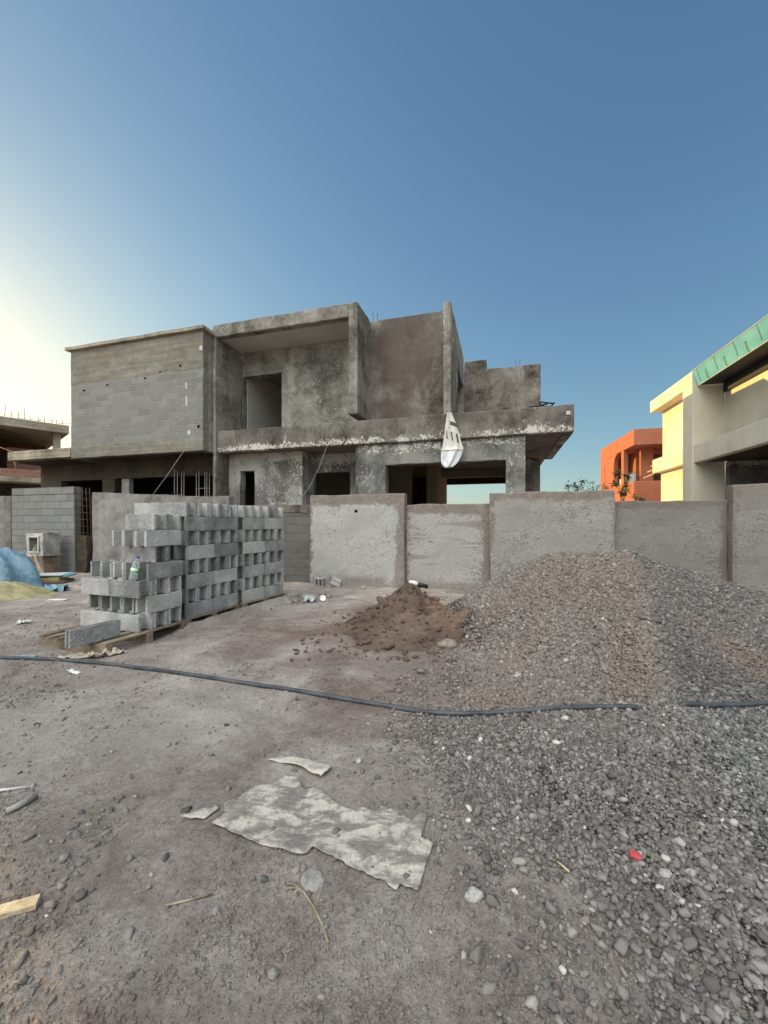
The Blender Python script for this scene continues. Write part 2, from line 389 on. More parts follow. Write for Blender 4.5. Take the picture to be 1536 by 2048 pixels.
def soil_h(x, y):
    dx = x - 0.40; dy = y - 5.9
    def cone(cx, cy, z, kx0, kx1, ky):
        kx = np.where(x < cx, kx0, kx1); return z - np.sqrt(((x - cx) * kx) ** 2 + ((y - cy) * ky) ** 2 + 0.0009)
    h = np.maximum(cone(0.42, 5.95, .57, 0.72, 1.1, 0.60), cone(0.75, 5.55, .37, 0.50, .9, 0.50))
    h = np.maximum(h, cone(1.02, 5.15, .36, .62, 1.5, .52)); h = np.maximum(h, cone(0.08, 5.4, .22, .30, .5, .30)); h = np.maximum(h, cone(.3, 4.8, .09, .10, .2, .13))
    m = sstep(-0.02, 0.25, h)
    h = h + m * (0.30 * np.abs(fbm(x * 2.7, y * 2.7, 4, 31)) - 0.08 + 0.05 * fbm(x * 9, y * 9, 3, 33)) + .02 * fbm(x * 6, y * 6, 3, 35)
    return h

GPOLY = [(1.323, 7.9), (1.243, 5.463), (1.054, 4.392), (0.793, 3.797), (0.442, 3.155), (0.393, 2.575), (0.495, 2.175), (0.541, 1.948), (0.569, 1.736),
         (0.689, 1.659), (0.764, 1.483), (0.80, 1.325), (0.80, 1.224), (0.76, 1.117), (0.70, 0.8), (0.65, 0.2), (6.5, 0.2), (6.5, 7.9)]
def gdist(x, y):
    """Signed distance to the gravel's outline, positive inside."""
    x = np.asarray(x, float); y = np.asarray(y, float); d = np.full(x.shape, 1e9); ins = np.zeros(x.shape, bool); n = len(GPOLY)
    for i in range(n):
        ax, ay = GPOLY[i]; bx, by = GPOLY[(i + 1) % n]
        t = np.clip(((x - ax) * (bx - ax) + (y - ay) * (by - ay)) / ((bx - ax) ** 2 + (by - ay) ** 2), 0, 1)
        d = np.minimum(d, np.hypot(x - ax - t * (bx - ax), y - ay - t * (by - ay)))
        c = ((ay > y) != (by > y)) & (x < (bx - ax) * (y - ay) / ((by - ay) if by != ay else 1e-9) + ax); ins ^= c
    return np.where(ins, d, -d)

def gz(x, y):
    x = np.asarray(x, float); y = np.asarray(y, float)
    e = sstep(-12, -10, x) * sstep(10, 8.5, x) * sstep(-3, -2, y) * sstep(10.5, 8.8, y)
    near = sstep(6, 2, y)
    h = 0.030 * fbm(x * 0.7, y * 0.7, 3, 1) + 0.012 * fbm(x * 3, y * 3, 3, 4) + near * (0.007 * fbm(x * 9, y * 9, 3, 8) + 0.006 * fbm(x * 26, y * 26, 3, 12))
    h = h + 0.085 * np.exp(-((x - (-2.52 + (y - 5.4) * .40)) / .11) ** 2) * sstep(4.9, 5.4, y) * sstep(7.7, 7.2, y)      # dirt banked up along the pallets
    t = x * 0.55 + y                       # worn vehicle tracks running across the lot
    h = h - 0.024 * np.exp(-((t - 2.5) / 0.10) ** 2) * (0.6 + vnoise(x * 2, y * 2, 3)) - 0.024 * np.exp(-((t - 4.1) / 0.13) ** 2) * (0.6 + vnoise(x * 2, y * 2, 5))
    return h * e

def grid_mesh(X, Y, Z, keep=None):
    nx, ny = X.shape; idx = np.arange(nx * ny).reshape(nx, ny)
    f = np.stack([idx[:-1, :-1], idx[1:, :-1], idx[1:, 1:], idx[:-1, 1:]], -1).reshape(-1, 4)
    if keep is not None:
        k = keep[:-1, :-1] | keep[1:, :-1] | keep[1:, 1:] | keep[:-1, 1:]; f = f[k.reshape(-1)]
    return np.stack([X, Y, Z], -1).reshape(-1, 3), f

def np_mesh(name, v, f):
    me = bpy.data.meshes.new(name); n = f.shape[1]
    me.vertices.add(len(v)); me.vertices.foreach_set("co", v.astype(np.float32).ravel())
    me.loops.add(f.size); me.loops.foreach_set("vertex_index", f.astype(np.int32).ravel())
    me.polygons.add(len(f)); me.polygons.foreach_set("loop_start", np.arange(0, f.size, n, dtype=np.int32)); me.polygons.foreach_set("loop_total", np.full(len(f), n, dtype=np.int32))
    me.update(calc_edges=True); me.validate(); return me

def dirt_mat():
    g = G("dirt", 0.96, 0.15)
    n0 = g.noise(0.22, 5, 0.55, 0.5); n1 = g.noise(0.9, 7, 0.62, 0.8); n2 = g.noise(5, 8, 0.7, 0.6); n3 = g.noise(40, 6, 0.75); n4 = g.noise(190, 3, 0.7)
    f = g.math('ADD', g.math('MULTIPLY', n1, 0.5), g.math('ADD', g.math('MULTIPLY', n2, 0.3), g.math('MULTIPLY', n3, 0.28)))
    col = g.ramp(f, [(0.38, lin(104, 94, 87)), (0.52, lin(152, 142, 134)), (0.68, lin(196, 187, 179))])
    o = g.xyz()
    def blob(cx, cy, rx, ry, soft=1.0, wob=0.7):
        a = g.math('DIVIDE', g.math('SUBTRACT', o[0], cx), rx); b = g.math('DIVIDE', g.math('SUBTRACT', o[1], cy), ry)
        d = g.math('SQRT', g.math('ADD', g.math('MULTIPLY', a, a), g.math('MULTIPLY', b, b)))
        d = g.math('ADD', d, g.math('MULTIPLY', g.math('SUBTRACT', n1, 0.5), wob * 2)); return g.rng(d, 1.0, 1.0 - soft)
    brown = lin(118, 98, 87); pale = lin(190, 184, 178)
    col = g.mix(g.math('MULTIPLY', blob(0.1, 5.2, 2.7, 2.2), 0.85), col, brown)
    col = g.mix(g.math('MULTIPLY', blob(0.1, 3.2, 1.2, 0.9), 0.5), col, brown)
    col = g.mix(g.math('MULTIPLY', blob(-1.2, 2.9, 0.55, 0.7, 0.8), 0.35), col, pale)
    col = g.mix(g.math('MULTIPLY', blob(-2.4, 2.7, 1.6, 0.9), 0.35), col, pale)
    col = g.mix(g.rng(n0, 0.5, 0.7, 0, 0.35), col, brown)
    sp = g.vor(95, vec=g.P); spc = g.xyz(g.vor(95, out="Color"))[0]      # small grit lying in the dirt
    mk = g.math('MULTIPLY', g.rng(sp, 0.34, 0.22), g.rng(g.math('ADD', spc, g.math('MULTIPLY', n1, 0.5)), 0.86, 0.95))
    col = g.mix(mk, col, g.ramp(g.xyz(g.vor(95, out="Color"))[1], [(0.0, lin(104, 98, 94)), (0.6, lin(132, 127, 123)), (1.0, lin(184, 178, 172))]))
    g.bump(g.math('ADD', g.math('MULTIPLY', n2, 0.6), g.math('MULTIPLY', n3, 0.55)), 1.0, 0.045)
    g.bump(g.math('ADD', n4, g.math('MULTIPLY', mk, 0.8)), 0.7, 0.006)
    return g.done(col)
DIRT = dirt_mat()

def build_ground():
    x = np.concatenate([np.arange(-12, -3.2, .06), np.arange(-3.2, 1.8, .013), np.arange(1.8, 10.001, .06)]); y = np.concatenate([np.arange(-3, .8, .06), np.arange(.8, 3.3, .012), np.arange(3.3, 10.501, .04)])
    X, Y = np.meshgrid(x, y, indexing='ij'); v, f = grid_mesh(X, Y, gz(X, Y))
    n = len(v); B = 900.0
    xa, xb, ya, yb = x[0], x[-1], y[0], y[-1]
    ov = np.array([(-B, -B, 0), (B, -B, 0), (B, B, 0), (-B, B, 0), (xa, ya, 0), (xb, ya, 0), (xb, yb, 0), (xa, yb, 0)], float)
    of = np.array([(0, 1, 5, 4), (1, 2, 6, 5), (2, 3, 7, 6), (3, 0, 4, 7)]) + n
    o = link("ground", np_mesh("ground", np.vstack([v, ov]), np.vstack([f, of])), DIRT, None, True)
    tag(o, "bare trampled grey brown dirt lot with pebbles and tyre marks", "ground", None, "structure")
build_ground()
def Z(x, y): return float(gz(np.array([x]), np.array([y]))[0])

# ---------------------------------------------------------------- main house (local x along the facade, y into the house)
TH = R(16.4)
HO = (-0.4455, 10.8, 0)
house = empty("unfinished_house", HO, -TH, "two storey bare grey concrete villa under construction, behind the street wall", "house")
def H(s, d, z):
    return Vector((HO[0] + s * math.cos(TH) + d * math.sin(TH), HO[1] - s * math.sin(TH) + d * math.cos(TH), z))
HB = 8.65     # depth of the house

# left upper block (cantilevered)
blk = wall("upper_block", -10.3, -5.0, -0.4, -0.15, 3.53, 7.1, BLOCKFACE, house, res=0.25, jit=0.012, bev=0.02, seed=3)
wall("side_wall", -10.3, -10.1, -0.15, HB, 3.53, 7.1, CMU, house, res=0.5, axis='y', seed=4)
wall("side_wall", -5.2, -5.0, -0.15, 1.3, 3.53, 7.1, CON_UP, house, res=0.3, axis='y', seed=5)
box("coping", -10.42, -4.90, -0.50, 0.3, 7.1, 7.2, CON_BOARD, house, 0.01, 0.4, 0.008, 6)
box("roof", -10.1, -5.2, -0.15, HB, 6.85, 7.0, CON_BOARD, house, 0)
HOLEM = plain("hole_black", (0.01, 0.009, 0.008, 1), 1, 0, 0, 1)
for (s, z) in ((-9.75, 5.72), (-8.75, 5.80), (-6.62, 5.98), (-6.40, 5.99), (-5.85, 6.10), (-5.95, 4.55), (-5.2, 4.2), (-7.2, 5.86)):
    MB().box(s, s + random.uniform(.06, .14), -0.404, -0.37, z, z + random.uniform(.04, .10)).build("scaffold_hole", HOLEM, blk)
for (s, z, wd, hh) in ((-5.55, 4.03, .1, .12), (-5.62, 4.9, .06, .28), (-5.62, 5.4, .05, .2), (-5.12, 6.5, .1, .14)):
    MB().box(s, s + wd, -0.408, -0.39, z, z + hh).build("plaster_patch", WHITEPL, blk, bev=0.005)
# left canopy and first floor slab
box("canopy", -13.3, -10.305, -0.42, 3.0, 3.58, 3.90, CON_BOARD, house, 0.015, 0.3, 0.01, 8)
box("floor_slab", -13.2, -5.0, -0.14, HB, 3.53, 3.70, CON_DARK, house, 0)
# frame of the recessed balcony
wall("frame_beam", -5.0, -0.561, 0.0, 0.25, 7.04, 7.42, CON_UP, house, res=0.25, jit=0.012, bev=0.03, seed=11)
box("frame_column", -4.99, -4.88, 0.003, 1.3, 0.0, 7.038, CON_UP, house, 0.02, 0.3, 0.01, 12)
fin = wall("frame_fin", -0.56, -0.29, 0.0, 1.05, 4.36, 7.42, CON_UP, house, res=0.25, jit=0.01, bev=0.03, seed=13)
box("recess_ceiling", -5.0, -0.565, 0.255, 1.55, 7.06, 7.25, WHITEPL, house, 0)
wall("recess_wall", -4.88, -0.40, 1.3, 1.55, 4.0, 7.055, CON_RECESS, house, holes=[(-4.86, -3.39, 3.9, 6.28)], res=0.25, jit=0.008, seed=14)
box("recess_floor", -4.88, -0.40, 0.22, 1.3, 4.0, 4.1, CON_UP, house, 0)
# room behind the balcony door
box("room_wall", -5.0, -4.84, 1.56, 6.0, 4.0, 6.7, WHITEPL, house, 0)
box("room_wall", -5.0, 1.8, 5.0, 5.2, 4.0, 6.7, BEIGEPL, house, 0)
box("room_ceiling", -5.0, 1.8, 1.56, 5.0, 6.7, 6.85, BEIGEPL, house, 0)
# wall between the fins and big fin
wall("upper_wall", -0.40, 2.0, 1.05, 1.25, 4.0, 7.38, CON_RED, house, res=0.25, jit=0.01, bev=0.02, seed=15)
wall("tall_fin", 2.0, 2.2, 0.3, 4.0, 4.0, 7.2, CON_UP, house, holes=[(2.05, 3.9, 4.2, 6.1)], res=0.25, jit=0.01, bev=0.02, seed=16, axis='y')
wall("upper_wall", 2.2, 4.72, 4.0, 4.2, 4.0, 6.69, CON_RED, house, res=0.3, jit=0.01, bev=0.02, seed=17)
box("stair_tower", 2.2, 2.95, 4.22, 5.6, 4.0, 7.12, CON_RED, house, 0.02, 0.4, 0.01, 18)
wall("side_wall", 4.52, 4.72, 4.2, HB, 0.0, 6.69, CON_RED, house, res=0.5, axis='y', seed=19)
box("rear_volume", 2.4, 4.71, 6.4, HB - .005, 6.695, 7.08, CON_RED, house, 0.02, 0.5, 0.01, 20)
wall("back_wall", -10.1, 0.82, HB - 0.2, HB, 0.0, 7.0, CON_DARK, house, res=0.8, bev=0)
wall("back_wall", 0.82, 4.52, HB - 0.2, HB, 3.16, 6.6, CON_DARK, house, res=0.8, bev=0)
box("roof", -5.2, 2.0, 1.55, HB - 0.2, 6.86, 7.0, CON_DARK, house, 0)
box("roof", 2.2, 4.52, 4.2, HB - 0.2, 6.3, 6.5, CON_DARK, house, 0)
# long first floor beam and slab
bm_ = wall("balcony_beam", -4.82, 5.11, 0.0, 0.22, 3.53, 4.17, CON_SLAB, house, res=0.22, jit=0.012, bev=0.025, seed=21)
wall("balcony_beam", 4.89, 5.11, 0.22, 4.3, 3.53, 4.17, CON_SLAB, house, res=0.4, axis='y', seed=22)
box("balcony_slab", -4.88, 4.89, 0.22, HB - 0.2, 3.56, 3.95, concrete("soffit", lin(104, 94, 88), lin(126, 116, 110), lin(146, 137, 131), 0.5, 0.2, 0, bump=0.2), house, 0)
box("socket_box", 4.93, 5.02, -0.02, -0.001, 3.93, 4.02, WHITEPL, bm_, 0.003)
# ground floor front
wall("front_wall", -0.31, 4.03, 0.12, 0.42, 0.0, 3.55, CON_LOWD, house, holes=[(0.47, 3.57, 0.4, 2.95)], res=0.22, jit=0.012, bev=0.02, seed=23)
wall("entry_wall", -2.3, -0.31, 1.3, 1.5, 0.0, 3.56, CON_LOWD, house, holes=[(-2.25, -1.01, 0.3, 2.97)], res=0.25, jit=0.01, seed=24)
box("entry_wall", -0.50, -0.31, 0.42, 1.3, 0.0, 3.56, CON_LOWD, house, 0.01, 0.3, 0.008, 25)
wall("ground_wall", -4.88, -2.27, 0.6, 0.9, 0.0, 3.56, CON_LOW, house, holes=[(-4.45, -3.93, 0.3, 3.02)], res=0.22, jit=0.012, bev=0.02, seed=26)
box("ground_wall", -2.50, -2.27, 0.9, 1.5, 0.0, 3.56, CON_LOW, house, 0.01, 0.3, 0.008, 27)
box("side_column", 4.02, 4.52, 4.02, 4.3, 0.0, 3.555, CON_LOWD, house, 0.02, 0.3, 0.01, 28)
# dark ground floor under the left block, with two wide windows
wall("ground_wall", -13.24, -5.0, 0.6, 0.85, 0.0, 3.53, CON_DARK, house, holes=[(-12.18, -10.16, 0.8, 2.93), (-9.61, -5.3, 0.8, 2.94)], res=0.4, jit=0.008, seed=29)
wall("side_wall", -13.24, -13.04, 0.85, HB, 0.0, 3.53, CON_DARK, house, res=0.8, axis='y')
box("window_post", -9.36, -9.02, 0.66, 0.84, 0.8, 2.94, CON_LOW, house, 0.01)
# inside of the ground floor
box("ground_floor", -13.0, 4.5, 0.9, HB, 0.0, 0.35, CON_WALL, house, 0)
box("inner_wall", -4.9, 0.10, 5.0, 5.2, 0.35, 3.56, BEIGEPL, house, 0)
box("inner_column", 0.70, 0.88, 5.0, 5.35, 0.35, 3.56, BEIGEPL, house, 0.01)
box("inner_wall", 0.88, 1.10, 5.1, 7.9, 0.35, 3.56, BEIGEPL, house, 0)
box("inner_wall", -1.05, -0.9, 1.6, 4.9, 0.35, 3.56, WHITEPL, house, 0)
box("inner_wall", -13.0, -5.0, 4.5, 4.7, 0.35, 3.53, CON_DARK, house, 0)
box("ceiling_beam", 0.9, 4.5, 6.4, 6.7, 3.25, 3.555, BEIGEPL, house, 0.01)
# rebar starters on the roof
def starter(s, d, z, h=0.35):
    m = MB()
    for k in (-1, 1):
        m.tube([(s + k * .06, d, z - .1), (s + k * .06 + .01 * k, d, z + h * (1 - .15 * (k > 0)))], 0.008, 6)
    m.build("rebar_starter", REBAR, house)
starter(-0.15, 1.15, 7.35); starter(4.0, 4.1, 6.66, .32)

# ---------------------------------------------------------------- things on the house
def grille(name, s0, d, z0, z1, xs, zr, label):
    r = empty(name, H(s0, d, z0), -TH, label, "steel bars", "rebar grilles in the dark window")
    v = MB()
    for x in xs: v.tube([(x, 0, 0), (x + random.uniform(-.01, .01), 0, z1 - z0 + random.uniform(-.06, .06))], 0.012, 6)
    v.build("upright_bars", WIRE, r, True)
    for z in zr: MB().tube([(min(xs), .014, z - z0), (max(xs), .014, z - z0)], 0.010, 6).build("cross_bar", WIRE, r, True)
grille("bar_cage", -6.86, 0.45, 0.8, 3.10, [0, .12, .28, .38], [1.6, 2.3], "upright rebar cage of four bars in the dark window")
grille("bar_cage", -5.98, 0.45, 0.8, 3.02, [0, .1, .33, .40, .5], [1.7, 2.5], "upright rebar cage of five bars next to the corner column")

def sack():
    r = empty("cement_sack", H(2.25, -0.06, 4.19), -TH, "torn white printed sack hanging from the balcony beam by the tall fin", "sack")
    Lz = [4.18, 3.94, 3.65, 3.37, 3.24, 3.21, 3.05, 2.92, 2.83, 2.79, 2.77]
    l = [2.16, 2.12, 2.08, 2.04, 2.02, 2.00, 1.99, 1.99, 2.04, 2.08, 2.12]
    rr = [2.27, 2.36, 2.45, 2.52, 2.57, 2.56, 2.50, 2.44, 2.35, 2.29, 2.24]
    def part(name, i0, i1, m, off):
        n = 16; vs = []; fs = []
        for i in range(i0, i1 + 1):
            for k in range(n + 1):
                t = k / n; s = l[i] + (rr[i] - l[i]) * t
                fold = 0.035 * math.sin(t * 13 + i * .5) * (1 if i < 6 else .6) + 0.02 * math.sin(t * 27 + i) + .09 * float(vnoise(t * 4 + 3, i * .9, 77)) + .05 * float(vnoise(t * 9 + 3, i * 1.9, 79))
                bul = -0.10 * math.sin(math.pi * t) * (0.35 if i < 5 else 1.0)
                vs.append((s - 2.25, -0.05 + bul + fold * .7 + off, Lz[i] - 4.19))
        for i in range(i1 - i0):
            for k in range(n): a = i * (n + 1) + k; fs.append((a, a + n + 1, a + n + 2, a + 1))
        o = link(name, mesh(name, vs, fs), m, r, True)
        sm = o.modifiers.new("solid", 'SOLIDIFY'); sm.thickness = 0.006
        ss = o.modifiers.new("sub", 'SUBSURF'); ss.levels = 1; ss.render_levels = 2
        return o
    g = G("sack_print", 0.6, 0.3); o = g.xyz(); n = g.noise(9, 3)
    zz = g.math('ADD', o[2], g.math('MULTIPLY', o[0], 0.45))
    band = g.rng(g.math('ABSOLUTE', g.math('ADD', zz, 0.62)), 0.115, 0.105)
    st = g.math('FRACT', g.math('MULTIPLY', g.math('ADD', o[0], g.math('MULTIPLY', o[2], 0.15)), 8.0)); bar = g.rng(g.math('ABSOLUTE', g.math('SUBTRACT', st, 0.5)), 0.17, 0.13)
    b2 = g.rng(g.math('ABSOLUTE', g.math('ADD', zz, 0.30)), 0.06, 0.04)
    mk = g.math('MULTIPLY', g.math('MAXIMUM', g.math('MULTIPLY', band, bar), g.math('MULTIPLY', b2, g.rng(o[0], -0.03, 0.0))), g.rng(o[0], -0.12, -0.10))
    PR = g.done(g.mix(mk, g.ramp(n, [(0.3, lin(188, 184, 174)), (0.7, lin(218, 215, 207))]), lin(84, 74, 58)))
    MB().tube([(-.04, -.03, -.04), (-.02, -.10, .0), (.0, -.04, .03), (.0, .06, .03)], .012, 6).build("rope_tie", WIRE, r, True); part("printed_fold", 0, 5, PR, -0.02); part("bag_body", 4, 10, plain("sack_white", lin(226, 228, 230), 0.55, 0.35, 0.05, 12, 0.15), 0.0)
sack()

def wire(name, pts, label, r=0.006, grp=None):
    m = MB().tube([H(*p) for p in pts], r, 6); tag(m.build(name, WIRE, None, True), label, "wire", grp)
wire("loose_wire", [(-4.98, -0.45, 4.30), (-5.16, -0.95, 3.45), (-5.33, -1.42, 2.65), (-5.48, -1.82, 2.02)], "pale wire slanting from the left block down to the street wall", 0.006)
wire("loose_wire", [(-1.17, -0.03, 4.19), (-1.18, -0.05, 3.5), (-1.2, -0.45, 2.9), (-1.22, -1.0, 2.3), (-1.25, -1.6, 1.85)], "thin wire hanging straight off the balcony beam past the entry", 0.005)
wire("loose_wire", [(-1.02, -0.03, 3.75), (-0.85, -0.03, 4.15), (-0.78, -0.02, 4.19), (-0.72, -0.03, 4.1), (-0.62, -0.03, 3.85), (-0.65, -0.03, 3.72)], "short wire looped over the balcony beam", 0.006)

m = MB()
c = H(4.45, 0.12, 4.17); pts = []
for i in range(40):
    a = i / 39 * 4 * math.pi; pts.append(c + Vector((0.16 * math.cos(a) + .1 * i / 39, 0.10 * math.sin(a), 0.02 + 0.10 * i / 39 + 0.03 * math.sin(a * 1.5))))
m.tube(pts, 0.018, 8); m.tube([c + Vector((-.34, 0, .02)), c + Vector((-.1, 0, .05)), c + Vector((.1, .0, .1))], .018, 8)
tag(m.build("cable_coil", plain("black_cable", (0.012, 0.014, 0.02, 1), 0.45, 0.4, 0.1, 10), None, True), "small black coil of cable on the balcony edge", "cable")

# lamp hanging from the ground floor ceiling
r = empty("pendant_lamp", H(1.6, 2.6, 3.56), -TH, "white lamp socket hanging from the ground floor ceiling behind the sack", "lamp")
MB().tube([(0, 0, 0), (0, 0, -.22)], 0.008, 6).build("cord", WIRE, r, True)
MB().tube([(0, 0, -.2), (0.02, 0, -.24), (0.05, 0, -.32), (0.06, 0, -.36)], [.03, .06, .07, .05], 10).build("socket", WHITEPL, r, True)

# ---------------------------------------------------------------- street wall
WD = -1.92
swall = empty("boundary_wall", H(0.5, WD, 0), -TH, "whitish rough coated street wall with tall and low panels, behind the gravel heap", "wall")
swall_o = Vector((0.5, WD, 0))
def panel(name, s0, s1, d0, d1, z1, m, seed):
    return wall(name, s0 - .5, s1 - .5, d0 - WD, d1 - WD, -0.1, z1, m, swall, res=0.16, jit=0.014, bev=0.018, seed=seed)
W1, W2 = lin(184, 182, 178), lin(156, 153, 148); E1, E2 = lin(148, 138, 129), lin(112, 103, 96)
panel("tall_panel", -0.74, 1.48, WD, WD + .25, 2.02, panel_mat("coat_a", W1, W2, E1, E2, 0.13, 0.10, 0.75, 0), 31)
panel("low_panel", 1.48, 3.25, WD + .15, WD + .33, 1.79, panel_mat("coat_b", lin(178, 174, 168), W2, E1, E2, 0.13, 0.09, 1.0, 5, 0.45), 32)
panel("tall_panel", 3.25, 5.50, WD, WD + .25, 2.00, panel_mat("coat_c", lin(166, 162, 156), lin(142, 137, 131), E1, E2, 0.10, 0.04, 1.0, 9), 33)
panel("low_panel", 5.50, 7.30, WD + .15, WD + .33, 1.80, panel_mat("coat_d", lin(150, 146, 140), lin(118, 113, 107), lin(128, 120, 112), E2, 0.10, 0.07, 1.2, 14), 34)
panel("tall_panel", 7.30, 9.6, WD, WD + .25, 2.06, panel_mat("coat_e", lin(150, 146, 140), lin(126, 121, 115), E1, E2, 0.08, 0.05, 1.0, 19), 35)
panel("low_panel", 9.6, 11.6, WD + .15, WD + .33, 1.80, panel_mat("coat_f", lin(150, 146, 140), lin(126, 121, 115), E1, E2, 0.08, 0.05, 1.0, 23), 36)
panel("tall_panel", 11.6, 14.0, WD, WD + .25, 2.03, panel_mat("coat_g", lin(150, 146, 140), lin(126, 121, 115), E1, E2, 0.08, 0.05, 1.0, 29), 37)
hl = MB().box(0.35 - .5, 0.42 - .5, -.006, .02, 1.62, 1.68); hl.build("drill_hole", plain("hole_black2", (0.01, 0.009, 0.008, 1), 1, 0, 0, 1), swall)

def lwall(name, s0, s1, d, t, z1, m, label, cat="wall", z1b=None, res=0.2, seed=0, extra=None):
    r = empty(name, H(s0, d, 0), -TH, label, cat)
    o = wall("wall_face", 0, s1 - s0, 0, t, -0.1, z1, m, r, res=res, jit=0.012, bev=0.015, seed=seed)
    if z1b is not None:
        for v in o.data.vertices:
            if v.co.z > z1 - .1: v.co.z += (z1b - z1) * (v.co.x / (s1 - s0))
    if extra: extra(r)
    return r
lwall("block_wall", -2.95, -0.745, WD + .15, .2, 1.62, CMUD, "bare block wall piece beside the whitish panels, behind the block stacks", seed=41,
      extra=lambda r: box("top_beam", -0.0, 2.2, -.012, .21, 1.621, 1.82, CON_RED, r, 0.015, 0.2, 0.01, 42))
lwall("plastered_wall", -7.42, -2.96, WD + .05, .2, 2.24, CON_WALL, "grey plastered street wall behind the block stacks, sloping down to the right", z1b=2.02, seed=43)
def cmu_extra(r):
    box("top_course", 0.0, 2.5, 0.0, .2, 2.205, 2.41, CMU, r, 0.012, 0.12, 0.008, 45)
lwall("block_wall", -10.55, -8.03, WD, .2, 2.20, CMU, "tall bare grey block wall with stepped top, left of the meter box", seed=44, extra=cmu_extra)
lwall("block_wall", -17.0, -10.56, WD, .2, 2.20, CMU, "lower grey block wall at the far left behind the blue tarp", seed=46,
      extra=lambda r: box("pier", 6.12, 6.44, -.02, -.001, 0, 2.18, CON_RED, r, 0.01, 0.2, 0.01, 47))
# rebar column between the block wall and the plastered wall
rc = empty("rebar_column", H(-7.75, WD + .1, 0), -TH, "rusty rebar column cage standing in the gap of the street wall", "rebar cage")
m = MB()
for (x, y) in ((-.14, -.1), (0, -.1), (.12, -.1), (-.14, .1), (0.02, .1), (.14, .1)): m.tube([(x - .02, y, 0), (x - .06, y, 1.2), (x - .12 + random.uniform(-.04, .04), y, 2.38)], 0.009, 6)
m.build("upright_bars", REBAR, rc, True); m = MB()
for k in range(12):
    z = .15 + k * .19; o_ = -.02 - .1 * z / 2.4
    m.tube([(o_ - .17, -.12, z), (o_ + .17, -.12, z + .01), (o_ + .17, .12, z), (o_ - .17, .12, z), (o_ - .17, -.12, z)], 0.006, 5)
m.build("stirrups", REBAR, rc, True)
box("column_foot", -.2, .18, -.13, .13, 0, 1.05, CON_DARK, rc, 0.02, 0.1, 0.03, 48)
m = MB().box(-.23, .23, -.02, .02, 0, 2.2); o = m.build("dark_board", CON_DARK, None); o.location = H(-7.72, WD + .45, 0); o.rotation_euler = (0, 0, -TH)
tag(o, "dark plank standing behind the rebar column gap", "board")
m = MB().box(-.09, .09, -.02, .02, -.17, .17); o = m.build("white_sheet", WHITEPL, None, bev=.004); o.location = H(-7.62, WD + .32, 1.98); o.rotation_euler = (0, .05, -TH)  # white sheet added to fill the pale rectangle in the wall gap
tag(o, "small white sheet behind the bars of the rebar column", "board")

# electricity meter box
mb = empty("meter_box", H(-8.75, -2.65, 0), -TH, "rough plastered meter box without its door, cables hanging out", "meter box")
MBM = concrete("meter_plaster", lin(120, 112, 104), lin(164, 158, 150), lin(196, 191, 184), 2.2, 0.3, 0.0, bump=1.0)
o = link("housing", cells([-.02, .1, .47, .6], [0, .35, .45], [.5, .62, 1.02, 1.12], lambda x, y, z: not (.1 < x < .47 and .62 < z < 1.02 and y < .35), 0.09, 0.03, 50), MBM, mb); bevel(o, .015)
box("base", -0.01, .59, 0.01, .44, -0.05, .5, concrete("meter_base", lin(96, 80, 66), lin(124, 106, 90), lin(156, 140, 124), 2.5, 0.6, 0, bump=1.0), mb, .02, .08, .03, 51)
fm = MB(); fm.box(.085, .485, -.03, -.002, 1.0, 1.045); fm.box(.085, .485, -.03, -.002, .595, .635); fm.box(.085, .125, -.03, -.002, .635, 1.0); fm.box(.445, .485, -.03, -.002, .635, 1.0)
fm.build("frame", WHITEPL, mb, bev=.006)
mm = MB().box(.24, .36, .2, .3, .78, .97); mm.box(.16, .24, .22, .32, .66, .9); mm.build("meter", plain("meter_grey", lin(120, 140, 142), 0.6, 0.3, 0.2, 9), mb, bev=.01)
cm = MB()
for k in range(4):
    a = .2 + .06 * k
    cm.tube([(a, .2, .9), (a + .03, .05, .8), (a + .09 - .03 * k, -.03, .68), (.36 + .03 * k, -.05, .52 - .05 * k), (.62, -.1, .30 - .06 * k), (1.0 + .1 * k, -.25, .03)], .005, 6)
cm.build("cables", plain("cable_cream", lin(186, 176, 156), 0.6, 0.3, 0.05, 5), mb, True)

